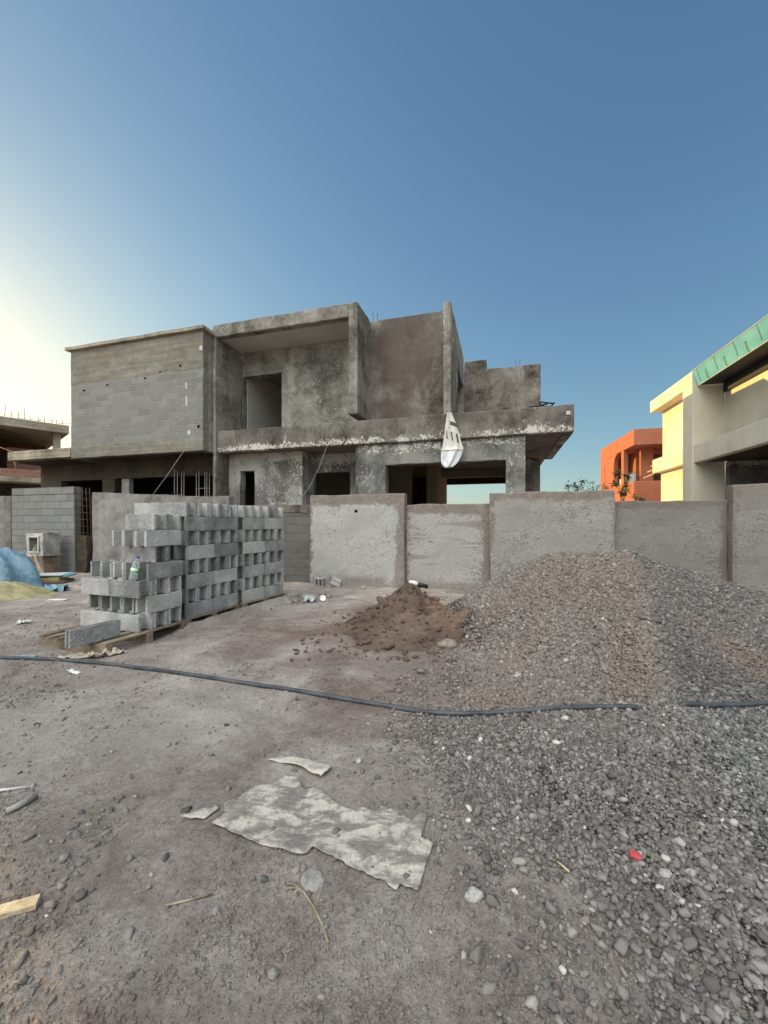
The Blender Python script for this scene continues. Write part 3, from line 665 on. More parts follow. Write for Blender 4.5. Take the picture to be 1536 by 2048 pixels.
# ---------------------------------------------------------------- hollow block stacks
def block_mesh(L=.495, W=.198, Hh=.195, sh=.034, seed=0, rec=.115):
    rd = random.Random(seed); r = np.random.default_rng(seed); V = []; F = []; off = 0
    def add(x0, x1, y0, y1, z0, z1, chip):
        nonlocal off
        me = cells([x0, x1], [y0, y1], [z0, z1], lambda *a: True, .03)
        P = np.array([v.co[:] for v in me.vertices]); f = [tuple(q + off for q in p.vertices) for p in me.polygons]; bpy.data.meshes.remove(me)
        ex = lambda a, lo, hi: (np.abs(a - lo) < 1e-4).astype(int) + (np.abs(a - hi) < 1e-4).astype(int)
        edge = ex(P[:, 0], x0, x1) + ex(P[:, 1], y0, y1) + ex(P[:, 2], z0, z1)
        c = np.array([(x0 + x1) / 2, (y0 + y1) / 2, (z0 + z1) / 2]); D = r.normal(0, .0011, P.shape)
        P2 = P + D - np.sign(P - c) * (np.where(edge >= 2, .0022, 0) * r.random(len(P)))[:, None]
        for _ in range(chip):
            q = P[rd.choice(np.where(edge >= 2)[0])]; w_ = np.exp(-(np.linalg.norm(P - q, axis=1) / rd.uniform(.012, .03)) ** 2)
            P2 = P2 + (c - P) / np.linalg.norm(c - P, axis=1)[:, None] * w_[:, None] * rd.uniform(.004, .012)
        V.extend(P2.tolist()); F.extend(f); off += len(P)
    for s_ in (-1, 1):
        y0, y1 = (W / 2 - sh, W / 2) if s_ > 0 else (-W / 2, -W / 2 + sh)
        add(-L / 2 + rd.uniform(-.003, .003), L / 2 + rd.uniform(-.003, .003), y0, y1, 0, Hh + rd.uniform(-.003, .001), 5)
    for x in (-L / 2 + rec, 0, L / 2 - rec): add(x - .018, x + .018, -W / 2 + sh - .002, W / 2 - sh + .002, 0.003, Hh - .008, 0)
    return mesh("hollow_block", V, F)
def block_mat():
    g = G("hollow_block_concrete", 0.96, 0.15)
    oi = g.n("ShaderNodeObjectInfo"); off = g.n("ShaderNodeVectorMath", operation='ADD'); g.set(off.inputs[0], g.P); sc = g.n("ShaderNodeVectorMath", operation='SCALE')
    sc.inputs[0].default_value = (31, 17, 11); g.set(sc.inputs["Scale"], oi.outputs["Random"]); g.set(off.inputs[1], sc.outputs[0]); P = off.outputs[0]
    n1 = g.noise(3.5, 6, 0.6, vec=P); n2 = g.noise(60, 5, 0.75, vec=P); v = g.vor(85, vec=P)
    f = g.math('ADD', g.math('MULTIPLY', n1, 0.45), g.math('ADD', g.math('MULTIPLY', n2, 0.5), g.math('MULTIPLY', g.math('SUBTRACT', oi.outputs["Random"], 0.5), 0.19)))
    col = g.ramp(f, [(0.34, lin(122, 121, 120)), (0.48, lin(168, 167, 165)), (0.64, lin(206, 204, 201))])
    col = g.mix(g.math('MULTIPLY', g.rng(oi.outputs["Random"], 0.75, 0.95), 0.3), col, lin(150, 136, 124))
    g.bump(g.math('ADD', n2, g.math('MULTIPLY', v, 0.8)), 0.9, 0.010); g.bump(n1, 0.4, 0.02)
    return g.done(col)
BLOCKM = block_mat()
BM = [block_mesh(seed=k) for k in range(7)]
for b in BM: b.materials.append(BLOCKM)
proto_b = bpy.data.objects.new("hollow_block", BM[0]); C.objects.link(proto_b)
first_block = [True]
ORD = ["bottom", "second", "third", "fourth", "fifth", "sixth", "seventh", "top"]; NTH = ["first", "second", "third", "fourth", "fifth"]
class Stack:
    def __init__(s, cx, cy, a, zb, word): s.c = (cx, cy); s.a = R(a); s.zb = zb; s.word = word
    def w(s, q, p): return (s.c[0] + q * math.cos(s.a) + p * math.sin(s.a), s.c[1] - q * math.sin(s.a) + p * math.cos(s.a))
    def put(s, q, p, k, along, label):
        o = proto_b if first_block[0] else proto_b.copy()
        if not first_block[0]: C.objects.link(o)
        first_block[0] = False
        o.data = random.choice(BM); x, y = s.w(q + random.uniform(-.008, .008), p + random.uniform(-.006, .006))
        o.location = (x, y, s.zb + .1975 * k)
        o.rotation_euler = (0, 0, -s.a + (math.pi / 2 if along == 'p' else 0) + random.uniform(-.020, .020) + (math.pi if random.random() < .5 else 0))
        tag(o, label, "concrete block", "hollow grey concrete blocks")
S1 = Stack(-2.83, 4.62, 20, 0.125, "used front stack"); S2 = Stack(-2.67, 5.40, 21, 0.10, "middle stack"); S3 = Stack(-2.27, 6.46, 25, 0.10, "rear stack")
HALF = ["right", "left"]
for k in (0, 2):
    for r_, p in enumerate((.1, .3, .5)):
        for i, q in enumerate((-.25, -.752)):
            S1.put(q, p, k, 'q', f"{HALF[i]} lengthwise block, {['front','middle','back'][r_]} row, {ORD[k]} course of the used front stack")
for k in (1, 3):
    for i in range(5): S1.put(-.1 - .2 * i, .35 + (.02 if k == 3 else 0), k, 'p', f"end-on block, {NTH[i]} from the right, {ORD[k]} course of the used front stack")
S1.put(-.25, .3, 4, 'q', "front lengthwise block in the fifth course of the used front stack"); S1.put(-.43, .5, 4, 'q', "rear lengthwise block sticking out left, fifth course of the used front stack")
for i in range(3): S1.put(-.1 - .2 * i, .35, 5, 'p', f"end-on block, {NTH[i]} from the right, sixth course of the used front stack")
S1.put(-.25, .3, 6, 'q', "front lengthwise block on the very top of the used front stack"); S1.put(-.25, .5, 6, 'q', "rear lengthwise block on the very top of the used front stack")
for S in (S2, S3):
    for k in range(8):
        if k % 2 == 0:      # long faces on the right side, ends to the front
            for i in range(5):
                S.put(-.1 - .2 * i, .25, k, 'p', f"block with its open end to the front, {NTH[i]} from right, {ORD[k]} course, {S.word}" if i else f"long-faced block on the near half of the {S.word}'s right side, {ORD[k]} course")
            S.put(-.1, .752, k, 'p', f"long-faced block on the far half of the {S.word}'s right side, {ORD[k]} course")
        else:               # ends on the right side
            for i in range(5):
                S.put(-.25, .1 + .2 * i, k, 'q', f"end-on block, {NTH[i]} from the near corner, {ORD[k]} course on the {S.word}'s side")
            if k == 7:
                for i in range(5): S.put(-.752, .1 + .2 * i, k, 'q', f"left-hand block, {NTH[i]} row from the front, on top of the {S.word}")
            else: S.put(-.752, .1, k, 'q', f"left front block of the {ORD[k]} course in the {S.word}")

def pallet(S, q0, q1, p0, p1, label, zt):
    r = empty("wooden_pallet", (*S.w((q0 + q1) / 2, (p0 + p1) / 2), 0), -S.a, label, "pallet", "wooden pallets under the block stacks")
    wq, wp = (q1 - q0) / 2, (p1 - p0) / 2
    n = 7
    for i in range(n):
        q = -wq + .05 + (2 * wq - .1) * i / (n - 1); MB().box(q - .045, q + .045, -wp + random.uniform(-.02, .02), wp, zt - .022, zt - .001).build("slat", WOOD, r, bev=.003)
    for p in (-wp + .05, 0, wp - .05): MB().box(-wq, wq, p - .04, p + .04, -.02, zt - .024).build("stringer", WOOD, r, bev=.004)
pallet(S1, -1.04, .04, -.43, .66, "wooden pallet with bare front half, under the used front stack", .122)
pallet(S2, -1.02, .02, -.02, 1.02, "dirt covered wooden pallet under the middle stack", .098)
pallet(S3, -1.02, .02, -.02, 1.02, "dirt covered wooden pallet under the rear stack", .098)

# thin block standing on the free half of the pallet
tb = block_mesh(L=.51, W=.085, Hh=.18, sh=.028, seed=9, rec=.04); tb.materials.append(BLOCKM)
o = bpy.data.objects.new("thin_block", tb); C.objects.link(o)
o.location = (-3.115, 4.30, .124); o.rotation_euler = (0, 0, R(90 - 24)); tag(o, "narrow two-plate block standing alone on the front of the wooden pallet", "concrete block")

# water bottle leaning on the stack
def revolve(prof, n=20):
    vs = [(r * math.cos(2 * math.pi * k / n), r * math.sin(2 * math.pi * k / n), z) for r, z in prof for k in range(n)]
    fs = [(i * n + k, i * n + (k + 1) % n, (i + 1) * n + (k + 1) % n, (i + 1) * n + k) for i in range(len(prof) - 1) for k in range(n)]
    return mesh("rev", vs, fs)
g = G("clear_plastic", 0.08, 0.5); g.b.inputs["Transmission Weight"].default_value = 0.85; g.b.inputs["IOR"].default_value = 1.12; PET = g.done((0.86, 0.93, 0.97, 1))
bx, by = S1.w(-.17, .045)
bt = empty("water_bottle", (bx, by, .125 + .1975 * 3), 0, "clear plastic water bottle leaning against a block of the used front stack", "bottle"); bt.rotation_euler = (R(-6), R(11), 0)
link("bottle_body", revolve([(0.001, .004), (.03, .0), (.040, .012), (.041, .05), (.038, .06), (.041, .07), (.041, .15), (.039, .17), (.041, .19), (.038, .21), (.022, .25), (.014, .262), (.014, .28)]), PET, bt, True)
link("cap", revolve([(.0165, .262), (.0165, .287), (.001, .287)]), plain("cap_blue", lin(50, 50, 130), .5, .4, .05, 9), bt, True)
g = G("bottle_label", .5, .3); zz = g.xyz()[2]; LBL = g.done(g.ramp(g.math('MULTIPLY', g.math('SUBTRACT', zz, .09), 14.0), [(0.0, lin(96, 178, 90)), (0.35, lin(96, 178, 90)), (0.45, lin(236, 240, 240)), (0.75, lin(236, 240, 240)), (0.85, lin(120, 190, 110))]))
link("paper_label", revolve([(.0425, .095), (.0425, .155)]), LBL, bt, True)

# ---------------------------------------------------------------- gravel heap
def gravel_mats():
    g = G("gravel_stone", 0.85, 0.3); a = g.n("ShaderNodeAttribute", attribute_name="tone"); t = a.outputs["Color"]; c = g.xyz(t)
    col = g.ramp(c[0], [(0.0, lin(66, 65, 66)), (0.35, lin(98, 97, 96)), (0.62, lin(126, 124, 121)), (0.86, lin(152, 148, 142)), (0.97, lin(174, 168, 160)), (1.0, lin(206, 200, 190))])
    col = g.mix(g.math('MULTIPLY', c[1], 0.62), col, lin(130, 115, 103)); n = g.noise(90, 4, .7); g.bump(n, 0.4, .004)
    col = g.mix(g.rng(n, .5, .75, 0, .35), col, lin(78, 74, 72))
    st = g.done(col)
    g = G("gravel_bed", 0.95, 0.2); n1 = g.noise(1.3, 6); v = g.vor(62); vc = g.xyz(g.vor(62, out="Color"))
    a = g.n("ShaderNodeAttribute", attribute_name="tone"); c = g.xyz(a.outputs["Color"])
    col = g.ramp(vc[0], [(0.0, lin(44, 42, 41)), (0.6, lin(66, 63, 61)), (1.0, lin(98, 93, 89))]); col = g.mix(g.rng(v, 0.35, 0.7, 0, .7), col, lin(40, 37, 36))  # near-black bed colour paints the shade in gaps between the stones
    col = g.mix(g.math('MULTIPLY', g.rng(c[1], .12, .6), 0.85), col, g.ramp(g.noise(30, 5, .7), [(.3, lin(104, 92, 82)), (.7, lin(138, 124, 112))])); g.bump(g.math('SUBTRACT', 1.0, v), 0.8, .012)
    return g.done(col), st

def dust(x, y):
    """Where brown fines show between the stones: the upper left flank, two streaks by the nose, a patch low on the right."""
    nx = 2.05 + (y - 2.95) * (3.15 - 2.05) / (5.3 - 2.95)
    b = np.exp(-((x - nx + 0.13 + .25 * fbm(y * 1.7, x * 1.7, 2, 9)) / 0.17) ** 2) * sstep(2.9, 3.4, y) * sstep(5.0, 4.4, y)
    b = np.maximum(b, 0.55 * np.exp(-(((x - (1.55 + (y - 4.2) * .9 + .12 * vnoise(y * 3, x * 0, 5))) / .13) ** 2)) * sstep(3.6, 4.0, y) * sstep(4.9, 4.6, y))
    b = np.maximum(b, 0.55 * np.exp(-((x - 2.3) / .7) ** 2 - ((y - 4.9) / .45) ** 2))
    b = np.maximum(b, 0.95 * np.exp(-((x - 3.45 + .5 * (y - 3.55)) / .28) ** 2 - ((y - 3.55) / .35) ** 2))
    b = np.maximum(b, 0.5 * np.exp(-((x - 0.95) / .22) ** 2 - ((y - 3.25) / .25) ** 2))
    return np.clip(b + 0.5 * fbm(x * 2.3, y * 2.3, 4, 51) * (b > .02) + 0.28 * np.maximum(0, fbm(x * 1.1, y * 1.1, 3, 52)) , 0, 1)

def surf(x, y):
    g0 = gz(x, y); h = heap_h(x, y); sd = gdist(x, y)
    sk = 0.035 * sstep(.1, .8, sd) - 0.03 * sstep(0.34, 0.10, sd)
    return np.maximum(h, g0 + sk), sd, h

def ico(sub):
    b = bmesh.new(); bmesh.ops.create_icosphere(b, subdivisions=sub, radius=1.0); b.verts.ensure_lookup_table()
    v = np.array([p.co[:] for p in b.verts]); f = np.array([[q.index for q in p.verts] for p in b.faces]); b.free(); return v, f

def stones(px, py, pz, rad, sub, tone, nrm=None, seed=0, flat=(.55, .85)):
    r = np.random.default_rng(seed); n = len(px); v0, f0 = ico(sub); k = len(v0)
    v0 = np.sign(v0) * np.abs(v0) ** .72; V = np.repeat(v0[None], n, 0) * (1 + r.uniform(-.30, .24, (n, k, 1)))
    V = V * np.stack([r.uniform(.9, 1.6, n), r.uniform(.7, 1.0, n), r.uniform(flat[0], flat[1], n)], 1)[:, None, :] * rad[:, None, None]
    a = r.uniform(0, 2 * np.pi, n); b = r.normal(0, .5, n); c = r.normal(0, .5, n)
    def rot(ax, t):
        M = np.zeros((n, 3, 3)); i, j = [(1, 2), (0, 2), (0, 1)][ax]; M[:, ax, ax] = 1
        M[:, i, i] = np.cos(t); M[:, j, j] = np.cos(t); M[:, i, j] = -np.sin(t); M[:, j, i] = np.sin(t); return M
    M = rot(2, a) @ rot(0, b) @ rot(1, c); V = np.einsum('nij,nkj->nki', M, V) + np.stack([px, py, pz], 1)[:, None, :]
    F = (f0[None] + (np.arange(n) * k)[:, None, None]).reshape(-1, 3)
    T = np.repeat(tone, k, 0); return V.reshape(-1, 3), F, T

def tri(f): return np.concatenate([f[:, [0, 1, 2]], f[:, [0, 2, 3]]])

def set_tone(me, T):
    at = me.color_attributes.new("tone", 'FLOAT_COLOR', 'POINT'); at.data.foreach_set("color", np.hstack([T, np.zeros((len(T), 1)), np.ones((len(T), 1))]).astype(np.float32).ravel())

def build_gravel():
    X, Y = np.meshgrid(np.arange(.1, 6.6, .03), np.arange(.3, 7.6, .03), indexing='ij')
    Zs, sd, h = surf(X, Y); Zs = Zs + 0.02 * fbm(X * 8, Y * 8, 3, 61) * sstep(-.05, .1, sd)
    v, f = grid_mesh(X, Y, Zs, keep=(Zs > gz(X, Y) - .02)); f = tri(f); nb = len(f)
    T0 = np.stack([np.full(len(v), .5), dust(v[:, 0], v[:, 1])], 1)
    parts = [(v, f, T0)]
    N = 660000; px = rng.uniform(.0, 6.3, N); py = rng.uniform(.75, 7.3, N)
    zz, sd, h = surf(px, py); d = dust(px, py)
    seen = (px < py * 1.02 + .25) & ~((py > 5.9) & (zz < .55))                # the part the photo can show, plus a margin
    edge = sstep(-.26, .36, sd + .48 * fbm(px * 2.2, py * 2.2, 4, 63))
    spill = 0.10 * sstep(-.6, -.05, sd)
    pr = np.clip(np.maximum(edge, spill) * (1 - .60 * np.clip(d, 0, 1) ** 1.2), 0, 1) * np.where(h > zz - .02, .97, .95)
    k = seen & (rng.random(N) < pr); px, py, zz, d = px[k], py[k], zz[k], d[k]; n = len(px)
    rad = np.clip(rng.lognormal(math.log(.0058), .44, n), .0028, .021)
    rad *= 1 + .38 * sstep(2.0, 3.8, py)
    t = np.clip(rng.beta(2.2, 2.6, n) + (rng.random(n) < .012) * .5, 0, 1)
    t = np.clip(t + .10 * sstep(3.0, 4.2, py) - .22 * sstep(0, .2, px - (2.05 + (py - 2.95) * .47)) * sstep(2.8, 3.2, py), 0, 1)  # stones right of the nose darkened, painting that slope's shade into their tone
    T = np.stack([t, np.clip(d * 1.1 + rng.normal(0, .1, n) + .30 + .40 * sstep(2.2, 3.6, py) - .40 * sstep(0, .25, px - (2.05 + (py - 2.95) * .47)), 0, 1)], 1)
    pz = np.maximum(zz, gz(px, py)) + rad * rng.uniform(-.05, 1.0, n)
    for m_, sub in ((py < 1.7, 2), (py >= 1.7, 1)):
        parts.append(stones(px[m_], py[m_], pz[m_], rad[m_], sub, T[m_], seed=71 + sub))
    V, F, Ts = [], [], []; off = 0
    for (a, b, c) in parts: V.append(a); F.append(b + off); Ts.append(c); off += len(a)
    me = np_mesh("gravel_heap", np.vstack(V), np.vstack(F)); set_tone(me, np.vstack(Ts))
    o = link("gravel_heap", me, gravel_mats(), None)
    mi = np.ones(len(me.polygons), np.int32); mi[:nb] = 0; me.polygons.foreach_set("material_index", mi)
    me.polygons.foreach_set("use_smooth", np.ones(len(me.polygons), bool)); me.update()
    tag(o, "large heap of grey gravel spreading towards the camera on the right", "gravel", None, "stuff")
    return o
gh = build_gravel()
STONEM = gh.data.materials[1]

def build_pebbles():
    N = 60000; px = rng.uniform(-6, 2.5, N); py = rng.uniform(.8, 8.0, N)
    sd = gdist(px, py); cl = fbm(px * 1.6, py * 1.6, 4, 81)
    pr = (.05 + .5 * sstep(0.1, .6, cl) + .25 * sstep(-.5, 0, sd) + .9 * sstep(2.0, 1.1, py) * sstep(-.1, .35, cl + .2)) * (sd < .02) * np.where(py > 4, .35, 1)
    k = (rng.random(N) < pr * .85) & (np.abs(px) < py * 1.05 + .3); px, py = px[k], py[k]; n = len(px)
    rad = np.clip(rng.lognormal(math.log(.0058), .55, n), .0026, .019)
    T = np.stack([np.clip(rng.beta(2.0, 2.9, n) + (rng.random(n) < .03) * .5, 0, 1), np.clip(rng.normal(.35, .2, n), 0, 1)], 1)
    pz = gz(px, py) + rad * rng.uniform(.0, .4, n)
    V, F, Ts = stones(px, py, pz, rad, 2, T, seed=83)
    me = np_mesh("loose_pebbles", V, F); set_tone(me, Ts); o = link("loose_pebbles", me, STONEM, None, True)
    tag(o, "loose pebbles scattered over the dirt in the foreground", "pebbles", None, "stuff")
build_pebbles()
def build_crumbs():
    N = 150000; py = .75 + 5.5 * rng.random(N) ** 1.6; px = rng.uniform(-1.05, 1.0, N) * (py + .3); cl = fbm(px * 2.1, py * 2.1, 4, 85) + .35 * fbm(px * 9, py * 9, 3, 86)
    k = (rng.random(N) < .10 + .75 * sstep(-.12, .4, cl)) & (gdist(px, py) < .05); px, py = px[k], py[k]; n = len(px)
    rad = np.clip(rng.lognormal(math.log(.0030), .5, n), .0014, .010) * np.where(py > 3, 1.4, 1.0)
    V, F, Ts = stones(px, py, gz(px, py) + rad * rng.uniform(-.2, .5, n), rad, 1, np.zeros((n, 2)), seed=87)
    o = link("dirt_crumbs", np_mesh("dirt_crumbs", V, F), DIRT, None, True)
    tag(o, "fine dry crumbs of dirt covering the trodden ground", "dirt", None, "stuff")
build_crumbs()

# ---------------------------------------------------------------- brown soil heap
def build_soil():
    X, Y = np.meshgrid(np.arange(-1.6, 1.75, .018), np.arange(3.6, 7.9, .022), indexing='ij')
    h = soil_h(X, Y); g0 = gz(X, Y); Zs = np.where(h > -.05, np.maximum(h, -0.05) + g0 - .01, g0 - .06)
    dX = .05 * fbm(X * 5, Y * 5, 3, 91) * sstep(.0, .3, h)
    v, f = grid_mesh(X + dX, Y, Zs, keep=h > -.04)
    parts = [(v, tri(f))]
    N = 900; px = rng.uniform(-1.0, 1.3, N); py = rng.uniform(4.0, 6.4, N); hh = soil_h(px, py); k = (rng.random(N) < sstep(-.20, .12, hh) * .6); px, py, hh = px[k], py[k], hh[k]
    rad = np.clip(rng.lognormal(math.log(.013), .55, len(px)), .006, .05)
    V, F, _ = stones(px, py, np.maximum(hh, 0) + gz(px, py) + rad * .25, rad, 2, np.zeros((len(px), 2)), seed=92)
    me = np_mesh("soil_heap", np.vstack([v, V]), np.vstack([parts[0][1], F + len(v)]))
    g = G("brown_soil", .97, .12); n1 = g.noise(1.6, 6, .6, .5); n2 = g.noise(9, 8, .72, .6); n3 = g.noise(70, 5, .75)
    nx = g.n("ShaderNodeNewGeometry"); 
    f_ = g.math('ADD', g.math('MULTIPLY', n1, .5), g.math('ADD', g.math('MULTIPLY', n2, .32), g.math('MULTIPLY', n3, .22)))
    col = g.ramp(f_, [(.38, lin(92, 76, 67)), (.52, lin(122, 103, 92)), (.68, lin(152, 133, 120))])
    o = g.xyz(); x = g.math('ADD', o[0], g.math('MULTIPLY', g.math('SUBTRACT', n2, .5), .5))
    cut = g.math('MULTIPLY', g.rng(x, .50, .82), g.rng(o[2], .05, .18))
    col = g.mix(g.math('MULTIPLY', cut, .75), col, g.ramp(n2, [(.3, lin(120, 98, 80)), (.7, lin(160, 134, 112))]))
    g.bump(g.math('ADD', n2, g.math('MULTIPLY', n3, .5)), .9, .035); g.bump(n3, .6, .01)
    o = link("soil_heap", me, g.done(col), None, True); tag(o, "crumbly brown soil heap with a dug-out orange brown face, left of the gravel", "soil heap")
build_soil()

# ---------------------------------------------------------------- hose
def build_hose():
    P = [(-5.4, 4.30), (-4.246, 4.103), (-3.91, 4.073), (-3.388, 4.058), (-2.82, 3.972), (-2.221, 3.797), (-1.547, 3.556), (-1.098, 3.404), (-.69, 3.284), (-.35, 3.182), (-.031, 3.077),
         (.231, 2.987), (.484, 2.932), (.767, 2.894), (1.018, 2.887), (1.32, 2.917), (1.58, 2.93), (1.80, 2.92), (1.92, 2.90), (2.05, 2.88), (2.17, 2.90), (2.40, 2.93), (2.72, 2.97), (3.1, 3.0), (4.2, 3.05)]
    pts = []
    for i in range(len(P) - 1):
        p0 = P[max(0, i - 1)]; p1 = P[i]; p2 = P[i + 1]; p3 = P[min(len(P) - 1, i + 2)]
        for k in range(8):
            t = k / 8
            q = [0.5 * ((2 * p1[a]) + (-p0[a] + p2[a]) * t + (2 * p0[a] - 5 * p1[a] + 4 * p2[a] - p3[a]) * t * t + (-p0[a] + 3 * p1[a] - 3 * p2[a] + p3[a]) * t ** 3) for a in (0, 1)]
            pts.append(q)
    pts = np.array(pts); zz, sd, h = surf(pts[:, 0], pts[:, 1]); z = np.maximum(zz, gz(pts[:, 0], pts[:, 1]))
    kz = np.convolve(np.pad(z, 6, mode='edge'), np.ones(13) / 13, 'valid'); z = np.maximum(kz, z - .004) + .016
    z = z + .012 * sstep(.2, .7, pts[:, 0])
    bur = np.exp(-((pts[:, 0] - 2.0) / .13) ** 4); z = z - bur * .13
    m = MB().tube([(a, b, c) for (a, b), c in zip(pts, z)], .0175, 12)
    g = G("hose_rubber", .55, .4); n = g.noise(5, 6); n2 = g.noise(60, 4); col = g.ramp(g.math('ADD', g.math('MULTIPLY', n, .6), g.math('MULTIPLY', n2, .4)), [(.38, lin(44, 48, 52)), (.62, lin(86, 88, 90))])
    o = m.build("hose", g.done(col), None, True); tag(o, "long dark grey hose across the lot, partly buried in the gravel", "hose")
build_hose()

# ---------------------------------------------------------------- flattened paper sheets
def sheet(name, outline, m, label, seed, lift=.008, amp=.010, curl=None, cat="paper sheet"):
    bm = bmesh.new(); P = []
    rd = random.Random(seed); n = len(outline)
    for i in range(n):                                  # torn edge: extra jittered points along each side
        a, b = outline[i], outline[(i + 1) % n]; L = math.hypot(b[0] - a[0], b[1] - a[1]); k = max(1, int(L / .018))
        for j in range(k):
            t = j / k; jj = .0035 if j else 0
            P.append((a[0] + (b[0] - a[0]) * t + rd.uniform(-jj, jj), a[1] + (b[1] - a[1]) * t + rd.uniform(-jj, jj)))
    x0, x1 = min(p[0] for p in P), max(p[0] for p in P); y0, y1 = min(p[1] for p in P), max(p[1] for p in P)
    from mathutils.geometry import delaunay_2d_cdt
    pts = [Vector(p) for p in P]; edges = [(i, (i + 1) % len(P)) for i in range(len(P))]; st = .022
    def inside(x, y):
        c = False
        for i in range(len(P)):
            ax, ay = P[i]; bx, by = P[(i + 1) % len(P)]
            if (ay > y) != (by > y) and x < (bx - ax) * (y - ay) / (by - ay) + ax: c = not c
        return c
    yy = y0
    while yy < y1:
        xx = x0
        while xx < x1:
            q = (xx + rd.uniform(-.006, .006), yy + rd.uniform(-.006, .006))
            if inside(*q): pts.append(Vector(q))
            xx += st
        yy += st
    vs, es, fs, *_ = delaunay_2d_cdt(pts, edges, [], 1, 1e-6)
    A = np.array([v[:] for v in vs]); z = gz(A[:, 0], A[:, 1]) + lift + amp * np.abs(fbm(A[:, 0] * 7, A[:, 1] * 7, 4, seed)) + .003 * fbm(A[:, 0] * 30, A[:, 1] * 30, 2, seed + 3)
    B = np.array(P); dm = np.min(np.hypot(A[:, None, 0] - B[None, :, 0], A[:, None, 1] - B[None, :, 1]), 1)
    z = z + .010 * sstep(.05, 0, dm) * (.4 + vnoise(A[:, 0] * 12, A[:, 1] * 12, seed + 7))
    if curl is not None: z = z + curl(A[:, 0], A[:, 1])
    me = mesh(name, np.column_stack([A, z]), fs); o = link(name, me, m, None, True)
    sm = o.modifiers.new("solid", 'SOLIDIFY'); sm.thickness = .003; sm.offset = -1
    return tag(o, label, cat)
def sheet_mat(name, dirtiness, rot=0.35):
    g = G(name, .9, .2); M = g.mapp(rot=(0, 0, rot)); n1 = g.noise(1.0, 8, .72, .35, vec=g.mapp((6, 11, 1), rot=(0, 0, rot))); n2 = g.noise(45, 6, .75); st = g.noise(1, 5, .6, vec=g.mapp((70, 3, 1), rot=(0, 0, rot)))
    n0 = g.noise(3, 4, .6)
    f = g.math('ADD', g.math('MULTIPLY', n1, .62), g.math('ADD', g.math('MULTIPLY', n2, .22), g.math('MULTIPLY', n0, .22)))
    paper = g.ramp(g.math('ADD', g.math('MULTIPLY', st, .6), g.math('MULTIPLY', n2, .4)), [(.3, lin(166, 159, 147)), (.7, lin(206, 200, 188))])
    dirt = g.ramp(n2, [(.3, lin(100, 93, 88)), (.7, lin(146, 139, 133))])
    g.bump(n1, .8, .02); g.bump(n2, .5, .008)
    return g.done(g.mix(g.rng(f, dirtiness, dirtiness + .10), paper, dirt))
SH1 = [(-.79, 1.836), (-.665, 1.786), (-.487, 1.71), (-.374, 1.679), (-.322, 1.684), (-.307, 1.715), (-.248, 1.679), (-.137, 1.616), (.004, 1.549), (.045, 1.507), (.061, 1.534), (.117, 1.507), (.128, 1.503),
       (.211, 1.726), (.162, 1.753), (.207, 1.908), (.174, 1.934), (.133, 1.867), (.112, 1.898), (-.02, 1.975), (-.048, 1.931), (-.107, 1.982), (-.129, 1.941), (-.192, 1.965), (-.26, 2.018), (-.302, 2.048), (-.345, 2.10), (-.42, 2.10), (-.47, 2.19), (-.55, 2.20), (-.60, 2.12), (-.68, 2.10), (-.72, 2.01), (-.80, 1.98), (-.76, 1.91)]
sheet("paper_sheet", SH1, sheet_mat("dirty_paper", .468), "large torn whitish paper sheet trodden into the dirt", 101)
SH2 = [(-.684, 2.348), (-.606, 2.388), (-.451, 2.358), (-.294, 2.286), (-.313, 2.218), (-.345, 2.18), (-.40, 2.215), (-.47, 2.265), (-.543, 2.300)]
sheet("paper_sheet", SH2, sheet_mat("brown_paper", .53), "smaller brownish paper strip curled up behind the large torn sheet", 103, curl=lambda x, y: .022 * np.exp(-((y - (2.22 - .35 * (x + .3))) / .05) ** 2) * sstep(-.6, -.35, x))
SH4 = [(-.955, 1.875), (-.90, 1.862), (-.84, 1.868), (-.80, 1.925), (-.815, 1.96), (-.87, 1.93), (-.90, 1.90)]
sheet("paper_scrap", SH4, sheet_mat("dirty_paper4", .50), "dirt covered paper flap at the left end of the large torn sheet", 105)

# ---------------------------------------------------------------- small things on the ground
def rock(name, x, y, sx, sy, sz, m, label, seed, rz=0, zoff=.3, cat="stone"):
    v0, f0 = ico(4); rd = np.random.default_rng(seed); v = v0.copy()
    v *= (1 + .28 * fbm(v[:, 0] * 1.4 + seed, v[:, 1] * 1.4 + v[:, 2], 3, seed)[:, None] + .05 * fbm(v[:, 0] * 6 + v[:, 2] * 3, v[:, 1] * 6, 3, seed + 1)[:, None])
    v *= np.array([sx, sy, sz]); o = link(name, np_mesh(name, v, f0), m, None, True)
    o.location = (x, y, float(surf(np.array([x]), np.array([y]))[0][0] if gdist(np.array([x]), np.array([y]))[0] > -.05 else Z(x, y)) + sz * zoff); o.rotation_euler = (0, 0, rz); return tag(o, label, cat)
RK = concrete("grey_rock", lin(104, 101, 97), lin(138, 134, 128), lin(168, 163, 156), 9, .2, 0, bump=.5)
RKP = concrete("pale_rock", lin(138, 134, 130), lin(172, 168, 162), lin(196, 192, 186), 9, .2, 0, bump=.5)
RKB = concrete("brown_rock", lin(104, 92, 82), lin(132, 120, 108), lin(158, 146, 134), 9, .2, 0, bump=.5)
rock("flat_stone", -.279, 1.562, .045, .055, .012, RK, "flat oval grey stone pressed into dirt below the torn sheet", 1, .5, .35)
rock("stone", .333, 1.487, .036, .024, .02, RKP, "pale angular stone right of the torn sheet", 5, .3, .5)
rock("stone", -.146, 2.343, .016, .017, .016, RKP, "small pale round stone behind the torn sheet", 7, 0, .6)
rock("stone", -.343, 1.231, .016, .013, .014, RK, "dark round pebble in the bottom foreground", 8, 0, .6)
rock("stone", -.325, 1.615, .013, .016, .012, RKB, "small brown pebble touching the flat oval stone", 9, 0, .6)
